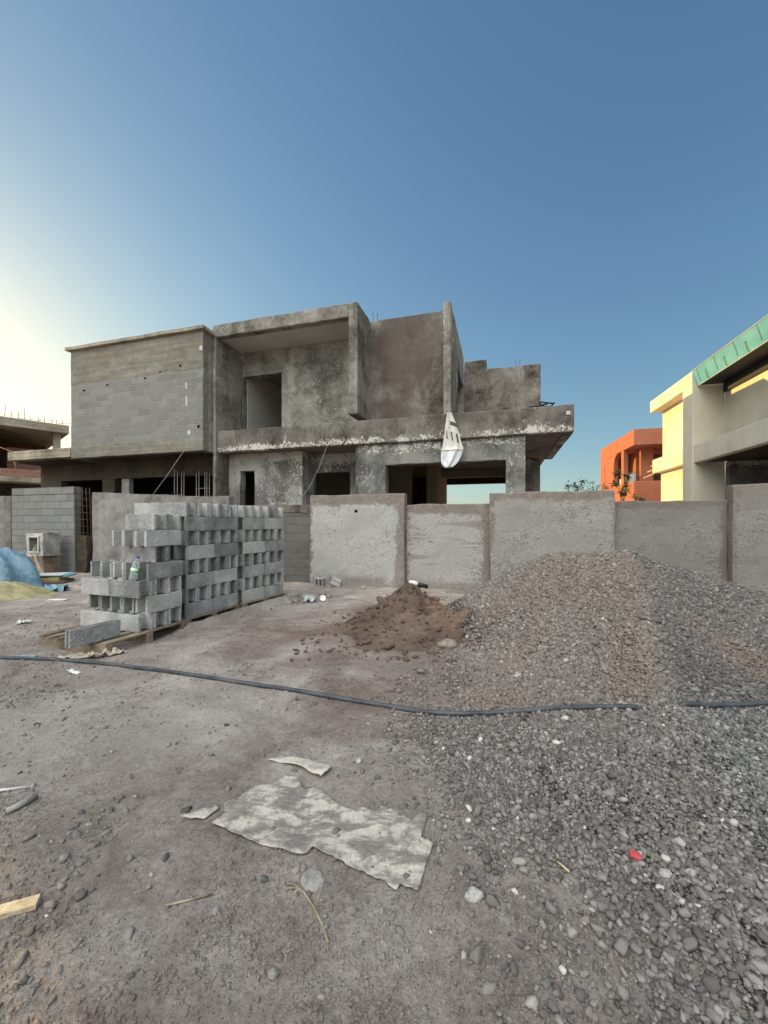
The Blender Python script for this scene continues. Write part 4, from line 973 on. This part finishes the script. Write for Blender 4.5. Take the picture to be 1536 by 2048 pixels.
rock("stone", -.60, 1.43, .013, .015, .012, RK, "round grey pebble left of the dry twig", 12, 0, .6)
rock("stone", 1.09, 1.55, .024, .018, .018, RKP, "cream coloured stone in the gravel below the red scrap", 13, 0, .8)
rock("stone", .72, 4.55, .11, .09, .06, RKB, "brown clod at the foot of the soil heap", 14, 0, .4)
rock("stone", -.30, 5.2, .10, .08, .05, RKB, "brown clod on the left of the soil heap", 15, 0, .4)
rubble = [(-1.95, 7.3, .10), (-1.72, 7.55, .12), (-1.55, 7.1, .09), (-1.4, 7.4, .13), (-1.2, 7.75, .08), (-1.62, 6.9, .06), (-1.05, 7.55, .07), (-.45, 8.5, .08)]
RL = ["brownish rubble lump nearest the rear stack", "rubble lump close to the bare block wall behind the rear stack", "rubble lump in front of its heap by the rear stack", "largest rubble lump between rear stack and white bowl",
      "rubble lump below the bare block wall", "small rubble bit at the rear pallet corner", "rubble lump just behind the white bowl", "rubble lump at the foot of the whitish panel"]
for i, ((x, y, s), l) in enumerate(zip(rubble, RL)): rock("rubble_lump", x, y, s, s * .8, s * .55, (RKB, RK)[i % 2], l, 20 + i, i, .3, "rubble")

def stick(name, pts, r, m, label, cat, flat=False):
    P = [(x, y, Z(x, y) + r * 1.1 + dz) for x, y, dz in pts]
    if flat:
        a, b = Vector(P[0]), Vector(P[-1]); d = (b - a); L = d.length; M = Matrix.Translation((a + b) / 2) @ d.to_track_quat('X', 'Z').to_matrix().to_4x4()
        mm = MB().box(-L / 2, L / 2, -r * 2.2, r * 2.2, -r * .9, r * .9, M); return tag(mm.build(name, m, None, bev=.002), label, cat)
    return tag(MB().tube(P, r, 7).build(name, m, None, True), label, cat)
PALEW = concrete("pale_wood", lin(150, 132, 104), lin(186, 168, 136), lin(212, 196, 166), 6, .1, 0, bump=.3)
TWIG = concrete("dry_twig", lin(98, 88, 74), lin(132, 121, 102), lin(160, 150, 130), 12, .1, 0, bump=.3)
stick("wood_offcut", [(-1.55, 1.32, 0), (-1.252, 1.45, .004)], .011, PALEW, "pale split wooden offcut at the left edge of the foreground", "wood", True)
stick("dry_twig", [(-.372, 1.542, .002), (-.345, 1.535, .004), (-.300, 1.50, .003), (-.255, 1.45, .002), (-.215, 1.39, .001), (-.185, 1.335, 0)], .0042, TWIG, "long bent straw coloured twig under the flat oval stone", "twig")
stick("dry_twig", [(-.375, 1.525, .0), (-.335, 1.522, .002), (-.298, 1.497, .002)], .004, TWIG, "short straw fork lying along the bent twig", "twig")
stick("dry_twig", [(-.79, 1.45, 0), (-.70, 1.475, .002), (-.64, 1.495, 0)], .004, TWIG, "thin brown twig half sunk in dirt left of the flat stone", "twig")
stick("white_stick", [(-2.1, 2.0, 0), (-1.99, 2.06, .004), (-1.88, 2.115, 0)], .007, plain("white_plastic", lin(214, 212, 206), .6, .3, .05, 9), "thin white stick at the left edge near the bark piece", "stick")
stick("bark_piece", [(-1.80, 1.905, 0), (-1.765, 1.95, .004), (-1.745, 2.01, 0)], .014, RK, "dark ragged bark piece near the left edge", "bark")
stick("straw_bit", [(.70, 1.615, .012), (.725, 1.565, .012)], .004, PALEW, "tiny yellow straw bit at the gravel's edge", "straw")
o = MB().box(-.022, .022, -.015, .015, -.009, .009).build("red_scrap", plain("red_plastic", lin(178, 74, 74), .55, .35, .12, 20), None, bev=.006)
o.location = (1.02, 1.625, float(surf(np.array([1.02]), np.array([1.625]))[0][0]) + .028); o.rotation_euler = (.25, .2, -.35); tag(o, "small red plastic scrap lying on the gravel", "plastic scrap")
# white bowl and plastic by the wall
o = link("white_bowl", revolve([(.001, .0), (.05, .0), (.09, .03), (.10, .06), (.092, .06), (.05, .012), (.001, .012)]), plain("bowl_white", lin(232, 232, 230), .5, .4, .03, 5), None, True)
o.scale = (.55, .55, .55); o.location = (-1.10, 7.15, Z(-1.1, 7.15) + .05); o.rotation_euler = (R(60), .2, .3); tag(o, "white bowl lying tilted in the rubble below the street wall", "bowl")
def scrap(name, x, y, sx, sy, h, m, label, seed, rz=0, cat="plastic scrap"):
    n = 14; A, B = np.meshgrid(np.linspace(-1, 1, n), np.linspace(-1, 1, n), indexing='ij')
    r = 1 + .35 * fbm(np.arctan2(B, A) * 1.2 + seed, A * 0, 3, seed)
    X = A * sx * r; Y_ = B * sy * (1 + .4 * fbm(A * 1.7, B * 1.7 + seed, 2, seed)); Zz = h * np.abs(fbm(A * 2.2 + seed, B * 2.2, 3, seed)) * 2 + .006
    v, f = grid_mesh(X, Y_, Zz); o = link(name, np_mesh(name, v, f), m, None, True); o.location = (x, y, Z(x, y)); o.rotation_euler = (0, 0, rz)
    s = o.modifiers.new("solid", 'SOLIDIFY'); s.thickness = .004; return tag(o, label, cat)
CLEARISH = plain("grey_plastic", lin(176, 186, 186), .45, .4, .1, 9); PAPERW = plain("scrap_white", lin(214, 212, 206), .7, .25, .06, 20, .1); PAPERB = plain("scrap_beige", lin(180, 170, 152), .8, .2, .1, 20, .1)
scrap("plastic_scrap", -1.32, 7.1, .11, .07, .11, CLEARISH, "crumpled clear plastic beside the white bowl", 3, .2)
scrap("paper_scrap", -2.92, 3.77, .10, .022, .02, PAPERW, "narrow white paper scrap in front of the hose", 4, -.5, "paper scrap")
scrap("paper_scrap", -3.20, 4.18, .18, .055, .03, PAPERB, "beige paper scrap between the pallet and the hose", 5, .25, "paper scrap")
scrap("paper_scrap", -2.92, 4.22, .16, .035, .07, PAPERB, "twisted beige paper strip at the pallet's front corner", 6, .55, "paper scrap")
scrap("plastic_scrap", -3.75, 4.14, .14, .03, .01, plain("scrap_teal", lin(122, 160, 168), .6, .3, .1, 10), "faded blue plastic scrap beside the hose on the left", 7, .05)
scrap("paper_scrap", -5.0, 5.55, .07, .05, .05, PAPERW, "small white crumpled paper left of the pallet", 8, .4, "paper scrap")
scrap("plastic_scrap", -5.85, 7.2, .16, .06, .01, PAPERW, "flat white plastic in front of the yellow tarp", 9, .2)
# broken block pieces leaning on the foot of the wall
o = bpy.data.objects.new("broken_block", block_mesh(L=.24, W=.2, Hh=.12, seed=31, rec=.03)); C.objects.link(o); o.data.materials.append(BLOCKM)
o.location = (-1.42, 8.95, .07); o.rotation_euler = (R(90), 0, -.2); tag(o, "dark broken block piece lying on its side at the wall's corner", "concrete block")
o = bpy.data.objects.new("broken_block", block_mesh(L=.2, W=.2, Hh=.05, seed=33, sh=.09, rec=.03)); C.objects.link(o); o.data.materials.append(BLOCKM)
o.location = (-1.07, 8.82, .08); o.rotation_euler = (R(58), R(28), .3); tag(o, "flat broken block piece leaning at the whitish panel", "concrete block")
# white and black tube on top of the soil heap
hx, hy = .46, 5.98; hz = float(soil_h(np.array([hx]), np.array([hy]))[0]) + .03
r = empty("brush_handle", (hx, hy, hz), R(-25), "white and black handle lying on top of the soil heap", "handle"); r.rotation_euler = (0, R(12), R(-12))
MB().tube([(-.09, 0, 0), (-.07, 0, .004), (0.0, 0, .006), (.05, 0, .004)], [.02, .034, .036, .030], 12).build("white_end", plain("handle_white", lin(218, 212, 200), .5, .4, .05, 10), r, True)
MB().tube([(.05, 0, .004), (.10, 0, .002), (.20, 0, 0)], [.030, .031, .029], 12).build("black_end", plain("handle_black", (.012, .012, .013, 1), .5, .4, .05, 10), r, True)

# ---------------------------------------------------------------- tarps and boards at the left
def cloth(name, cx, cy, rx, ry, h, m, label, seed, wr=.12, p=1.0, rz=0.0, cat="tarp", low=-.03):
    n = 70; A, B = np.meshgrid(np.linspace(-1.25, 1.25, n), np.linspace(-1.25, 1.25, n), indexing='ij')
    rr = np.hypot(A, B) * (1 + .25 * fbm(np.arctan2(B, A) * 1.5 + seed, A * 0 + 3, 3, seed))
    f_ = fbm(A * 2 + B * 1.2, B * 3 - A, 4, seed)
    Zz = h * np.clip(1 - rr ** 2.4, -.12, 1) ** p if p == 1.0 else h * np.sign(1 - rr ** 2.4) * np.abs(np.clip(1 - rr ** 2.4, -.12, 1)) ** p
    Zz = Zz * (1 + .15 * f_) + wr * .28 * (1 - 2 * np.abs(fbm(A * 1.6 + B * 2.4, B * 1.3 - A, 3, seed + 9))) * sstep(1.2, .8, rr) + wr * .5 * np.abs(fbm(A * 3.5, B * 3.5 + A * 2, 4, seed + 3)) * sstep(1.2, .9, rr)
    v, f = grid_mesh(A * rx, B * ry, np.maximum(Zz, low), keep=rr < 1.12)
    o = link(name, np_mesh(name, v, f), m, None, True); o.location = (cx, cy, .02); o.rotation_euler = (0, 0, rz); s = o.modifiers.new("solid", 'SOLIDIFY'); s.thickness = .01
    return tag(o, label, cat)
g = G("blue_tarp", .5, .35); n = g.noise(6, 7, .7, .8); g.bump(n, .9, .05); BT = g.done(g.ramp(n, [(.35, lin(98, 132, 152)), (.65, lin(138, 168, 184))]))
g = G("yellow_tarp", .6, .3); n = g.noise(5, 7, .7, .8); g.bump(n, .9, .05); YT = g.done(g.ramp(n, [(.35, lin(138, 130, 90)), (.65, lin(174, 166, 128))]))
cloth("blue_tarp", -8.55, 8.35, 1.25, .9, .82, BT, "blue tarp draped over a heap at the left edge", 111, .22, .55)
cloth("yellow_tarp", -8.05, 7.55, 1.55, .75, .22, YT, "yellowish tarp spread on the ground in front of the blue tarp", 113, .16)
scrap("tarp_end", -6.95, 8.35, .42, .16, .14, BT, "crumpled loose end of blue tarp trailing right of the heap", 12, -.5, "tarp")
r = empty("board_pile", (-7.9, 9.35, 0), R(18), "low pile of white, yellow and blue boards in front of the meter box", "boards")
MB().box(-.55, .45, -.3, .3, .0, .05).build("wood_board", WOOD, r, bev=.005)
MB().box(-.45, .35, -.28, .26, .052, .13).build("yellow_board", plain("board_yellow", lin(190, 166, 104), .8, .2, .1, 6), r, bev=.005)
MB().box(.12, .5, -.2, .3, .132, .17).build("blue_board", plain("board_blue", lin(112, 160, 178), .7, .2, .1, 6), r, bev=.005)
MB().box(-.5, .4, -.25, .3, .172, .19).build("white_sheet", plain("board_white", lin(196, 200, 196), .6, .3, .06, 4), r, bev=.004)
for i, (x, y, s) in enumerate([(-6.6, 9.0, .2), (-6.2, 8.7, .16), (-5.9, 9.1, .14), (-6.9, 8.6, .13)]):
    rock("dirt_slab", x, y, s, s * .7, .05, RKB, ["broad flat clod right of the board pile", "flat clod nearest the used front stack", "small flat clod behind the stacks", "flat clod beside the blue tarp's loose end"][i], 60 + i, i * .8, .3, "clod")

# ---------------------------------------------------------------- yellow villa on the right
YA = R(14.3)
yv = empty("yellow_villa", (10.78, 14.0, 0), -YA, "pale yellow villa under construction with green board fascia, right edge", "house")
box("roof_fascia", 0, 6.5, 0.70, 3.7, 6.2, 6.7, YELLOW, yv, .02)
wall("corner_pillar", 0, .98, 0.0, .70, 0, 6.7, YELLOW, yv, res=1.0, jit=0, bev=.02)
box("upper_wall", .45, 6.3, 0.70, 3.62, 4.1, 6.2, YELLOW, yv, .015)
box("balcony_parapet", 0.0, 6.3, .70, 3.45, 3.52, 4.1, YELLOW, yv, .02)
box("lower_wall", .30, 6.3, .70, 3.38, 0, 3.52, YELLOW, yv, .015)
wall("recessed_wall", .98, 1.2, -11.0, 0.0, 3.6, 6.9, YELLOW, yv, res=2.0, jit=0, bev=0, axis='y')
box("balcony_parapet", .06, .30, -11.0, -.01, 3.48, 4.1, YELLOW, yv, .02)
box("balcony_floor", .30, 6.0, -11.0, -.02, 3.5, 3.6, CON_DARK, yv, 0)
box("void_wall", 2.6, 2.8, -11.0, 0.0, 0, 3.5, CON_DARK, yv, 0); box("void_wall", .99, 2.6, -.25, -.02, 0, 3.48, CON_LOWD, yv, 0)
box("soffit", .17, 1.3, -11.0, -.03, 6.18, 6.24, DARKMETAL, yv, 0); box("shade_band", .90, .975, -11.0, -.06, 5.86, 6.17, DARKMETAL, yv, .01)  # dark strip paints the shadow along the recessed wall's top, below the soffit
gb = MB(); y0, y1 = -11.0, -.02
gb.add([(0, y0, 6.70), (0, y1, 6.70), (.165, y1, 6.16), (.165, y0, 6.16), (.05, y0, 6.70), (.05, y1, 6.70), (.215, y1, 6.16), (.215, y0, 6.16)],
       [(0, 3, 2, 1), (4, 5, 6, 7), (0, 1, 5, 4), (3, 7, 6, 2), (1, 2, 6, 5), (0, 4, 7, 3)])
gbo = gb.build("green_fascia", GREEN, yv)
ed = MB().tube([(-.005, y0, 6.70), (-.005, y1, 6.70)], .012, 6); ed.tube([(.158, y0, 6.158), (.158, y1, 6.158)], .012, 6); ed.build("edge_trim", WHITEPL, gbo, True)
def print_text(txt, size, y, t, rev):
    cu = bpy.data.curves.new("print", 'FONT'); cu.body = txt; cu.size = size; cu.extrude = .0006; cu.align_x = 'CENTER'; cu.align_y = 'CENTER'
    o = bpy.data.objects.new("tmp", cu); C.objects.link(o); dg = bpy.context.evaluated_depsgraph_get(); me = bpy.data.meshes.new_from_object(o.evaluated_get(dg)); bpy.data.objects.remove(o)
    # board plane: along = down the slope, across = towards the far end
    dn = Vector((.165, 0, -.54)).normalized(); ac = Vector((0, 1, 0)); nn = dn.cross(ac).normalized(); nn = nn if nn.x < 0 else -nn
    M = Matrix((dn, nn.cross(dn), nn)).transposed().to_4x4(); M.translation = Vector((.165 * t - .0, y, 6.70 - .54 * t)) + nn * .003
    me.transform(M); return link("printed_text", me, INK, gbo)
for k in range(9):
    print_text("knauf", .15, -.75 - 1.05 * k, .68, 1); print_text("HYDROPANEL", .075, -.28 - 1.05 * k, .42, 1)
pr = MB()
for k in range(3): pr.tube([(.3 + .1 * k, 3.3, 3.95 - .12 * k), (.1 - .35 * k * .3, 3.9 + .1 * k, 3.9 - .25 * k)], .02, 6)
pr.build("rebar_ends", PALEW, yv, True)

# ---------------------------------------------------------------- orange villa
OA = R(14.0)
ov = empty("orange_villa", (14.19, 22.7, 0), -OA, "bright orange villa with arched opening and glass balustrade, between the houses", "house")
box("lower_storey", 0, 9, 0, 6.7, 0, 3.75, ORANGE, ov, .02)
box("roof_band", 0, 9, 0, 6.7, 5.8, 6.7, ORANGE, ov, .02)
lw = wall("left_wall", 0, .25, 3.66, 6.7, 3.75, 5.8, ORANGE, ov, holes=[(5.55, 5.68, 3.4, 5.3)], res=None, jit=0, bev=0.01, axis='y')
ar = MB(); n = 10                                             # rounded head of the arched opening
vs = []
for i in range(n + 1):
    a = math.pi / 2 * i / n; vs.append((3.66 - 1.46 * (1 - math.cos(a)) * .62, 5.0 + .8 * math.sin(a)))
for i in range(n):
    (ya, za), (yb, zb) = vs[i], vs[i + 1]
    ar.add([(x, y, z) for x in (0, .25) for (y, z) in ((ya, za), (yb, zb), (3.66, zb), (3.66, za))], [(0, 1, 2, 3), (7, 6, 5, 4), (0, 4, 5, 1), (1, 5, 6, 2), (2, 6, 7, 3), (3, 7, 4, 0)])
ar.build("arch_head", ORANGE, lw)
box("arch_pillar", 0, .25, 1.73, 2.2, 3.75, 5.8, ORANGE, ov, .01)
box("inner_wall", 1.0, 9, 2.0, 2.2, 3.75, 5.8, ORANGE, ov, 0); box("inner_wall", 1.0, 1.2, 2.2, 6.7, 3.75, 5.8, ORANGE, ov, 0); box("inner_wall", .75, 1.4, 1.2, 2.0, 3.75, 5.8, ORANGE, ov, .01)
box("window_glass", 1.5, 5.5, 1.93, 1.99, 3.8, 5.35, GLASS, ov, 0)
fr = MB(); fr.box(1.46, 1.5, 1.9, 1.99, 3.76, 5.4); fr.box(3.4, 3.44, 1.9, 1.99, 3.76, 5.4); fr.box(1.46, 5.5, 1.9, 1.99, 5.4, 5.45); fr.build("window_frame", DARKMETAL, ov)
g = G("balustrade_glass", .03, .5); g.b.inputs["Transmission Weight"].default_value = 1.0; g.b.inputs["IOR"].default_value = 1.08; BG = g.done((.86, .93, .93, 1))
box("glass_balustrade", .05, 9, .05, .075, 3.75, 4.32, BG, ov, 0); box("glass_balustrade", .05, .075, .08, 1.72, 3.75, 4.32, BG, ov, 0)
box("white_panel", .3, .34, 2.3, 3.5, 3.75, 4.2, WHITEPL, ov, 0); box("white_panel", .12, .5, 1.25, 1.3, 3.75, 4.3, WHITEPL, ov, 0)

# ---------------------------------------------------------------- brick house at the far left
bh = empty("brick_house", (-16.9, 21.0, 0), math.atan2(.738, .675), "unfinished red brick house with concrete slabs and rebar, far left", "house")
BL = 7.13
box("roof_slab", -BL, .25, -.3, 9, 6.05, 6.48, CON_BOARD, bh, .02)
box("middle_slab", -BL, 0, -.1, 9, 3.4, 3.66, CON_BOARD, bh, .02)
box("brick_parapet", -BL, -.35, -.06, .14, 3.662, 4.02, BRICK, bh, .01)
box("corner_column", -.35, -.05, .02, .32, 3.662, 6.05, CON_BOARD, bh, .01)
wall("brick_wall", -2.0, -.36, 1.6, 1.8, 3.662, 5.3, BRICK, bh, res=.6, jit=.01)
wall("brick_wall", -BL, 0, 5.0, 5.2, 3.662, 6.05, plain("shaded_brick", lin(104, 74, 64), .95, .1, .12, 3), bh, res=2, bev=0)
wall("brick_wall", -3.1, -2.75, .3, 1.5, 3.662, 5.9, BRICK, bh, res=.6, jit=.01, axis='y')
wall("brick_wall", -BL, -3.1, .02, .22, 4.02, 6.05, BRICK, bh, res=.8, jit=.01)
wall("brick_wall", -BL, -BL + .2, .22, 5.0, 3.662, 6.05, BRICK, bh, res=2, bev=0, axis='y')
wall("ground_wall", -BL, -.2, 1.2, 1.4, 0, 3.4, CON_DARK, bh, res=1.5, bev=0)
box("terrace_slab", 0.26, 3.2, 1.5, 6, 4.2, 4.62, CON_BOARD, bh, .02); box("terrace_wall", 0.2, 3.0, 1.7, 6, 0, 4.2, BRICK, bh, 0)
m = MB(); rd = random.Random(4)
for k in range(26):
    x = -6.2 + k * .25; b = rd.uniform(-.08, .08); m.tube([(x, .1, 6.4), (x + b, .1 + b, 6.48 + rd.uniform(.15, .75))], .012, 5)
    if k % 3 == 0: m.tube([(x, .2, 6.6), (x + .9, .25, 6.7 + rd.uniform(-.1, .2))], .01, 5)
for k in range(6): m.tube([(.5 + k * .35, 1.8, 4.6), (.52 + k * .35, 1.8, 4.62 + rd.uniform(.2, .6))], .012, 5)
m.build("roof_rebar", REBAR, bh, True)
box("loose_plank", -1.0, .5, .2, .5, 4.03, 4.1, WOOD, bh, .005)
o = MB().tube([(-20.3, 18.6, 5.0), (-18.4, 18.9, 5.05), (-17.55, 18.85, 4.75), (-17.35, 18.8, 4.2), (-17.3, 18.8, 3.7)], .018, 8).build("orange_conduit", plain("conduit", lin(180, 120, 100), .6, .3, .08, 6), None, True)
tag(o, "orange plastic conduit looping down the front of the brick house", "conduit")

# ---------------------------------------------------------------- plants behind the wall
LEAF = plain("leaf_green", (.10, .15, .05, 1), .6, .3, .35, 40); STEM = plain("plant_stem", lin(110, 104, 80), .8, .2, .15, 20)
def plant(x, y, h, tips, label, spread=.35, leaf=.09, nl=26, seed=0, group="young plants behind the street wall"):
    rd = random.Random(seed); r = empty("young_tree", (x, y, 0), rd.uniform(0, 6), label, "young tree", group)
    st = MB(); lf = MB(); top = Vector((0, 0, h * .8))
    st.tube([(0, 0, 0), (.03, 0, h * .4), (0.0, .02, h * .8)], [.03, .022, .014], 6)
    for k in range(tips):
        a = 6.28 * k / tips + rd.uniform(-.4, .4); e = Vector((math.cos(a) * spread * rd.uniform(.5, 1.1), math.sin(a) * spread * rd.uniform(.5, 1.1), h * rd.uniform(.78, 1.0)))
        b = Vector((0, 0, h * rd.uniform(.45, .78))); st.tube([b, (b + e) / 2 + Vector((0, 0, .04)), e], [.009, .007, .004], 5)
        for j in range(int(nl * 1.6)):
            d = Vector((rd.gauss(0, 1), rd.gauss(0, 1), rd.gauss(-.1, .45))).normalized(); c = e + d * rd.uniform(.02, .16)
            s = d.cross(Vector((0, 0, 1))).normalized() * leaf * .26; t = d * leaf * rd.uniform(.7, 1.2); u = Vector((0, 0, rd.uniform(-.02, .01)))
            lf.add([c - t * .5, c + s, c + t * .5 + u, c - s], [(0, 1, 2, 3)])
    st.build("trunk", STEM, r, True); lf.build("crown", LEAF, r)
plant(6.05, 12.6, 2.78, 6, "leafiest young tree left over the street wall, near the grey house", .30, .10, 30, 1)
plant(6.55, 12.8, 2.60, 4, "short feathery sapling second from the grey house", .22, .08, 16, 2)
plant(6.85, 12.7, 2.75, 4, "sparse thin sapling just left of the orange villa", .25, .08, 16, 3)
plant(8.05, 13.5, 3.05, 6, "taller papaya-like sapling in front of the orange villa's arch", .22, .16, 26, 4)
plant(9.0, 14.2, 2.45, 7, "low bushy shrub in front of the orange villa's corner", .45, .10, 30, 5)
plant(8.5, 14.0, 2.25, 3, "tiny sapling between papaya-like sapling and bushy shrub", .15, .08, 12, 6)
# earth bank between the street wall and the yellow villa
n = 40; A, B = np.meshgrid(np.linspace(0, 1, n * 2), np.linspace(0, 1, n), indexing='ij')
v, f = grid_mesh(7 + A * 9, 8.2 + B * 6.0 - A * 1.5, (1.95 + .18 * fbm(A * 9, B * 5, 4, 131)) * np.sin(np.pi * np.clip(B * 1.0, 0, 1)) ** .6 * sstep(0, .22, A) - .02)
tag(link("earth_bank", np_mesh("earth_bank", v, f), DIRT, None, True), "earth bank behind the street wall before the yellow villa", "ground", None, "structure")
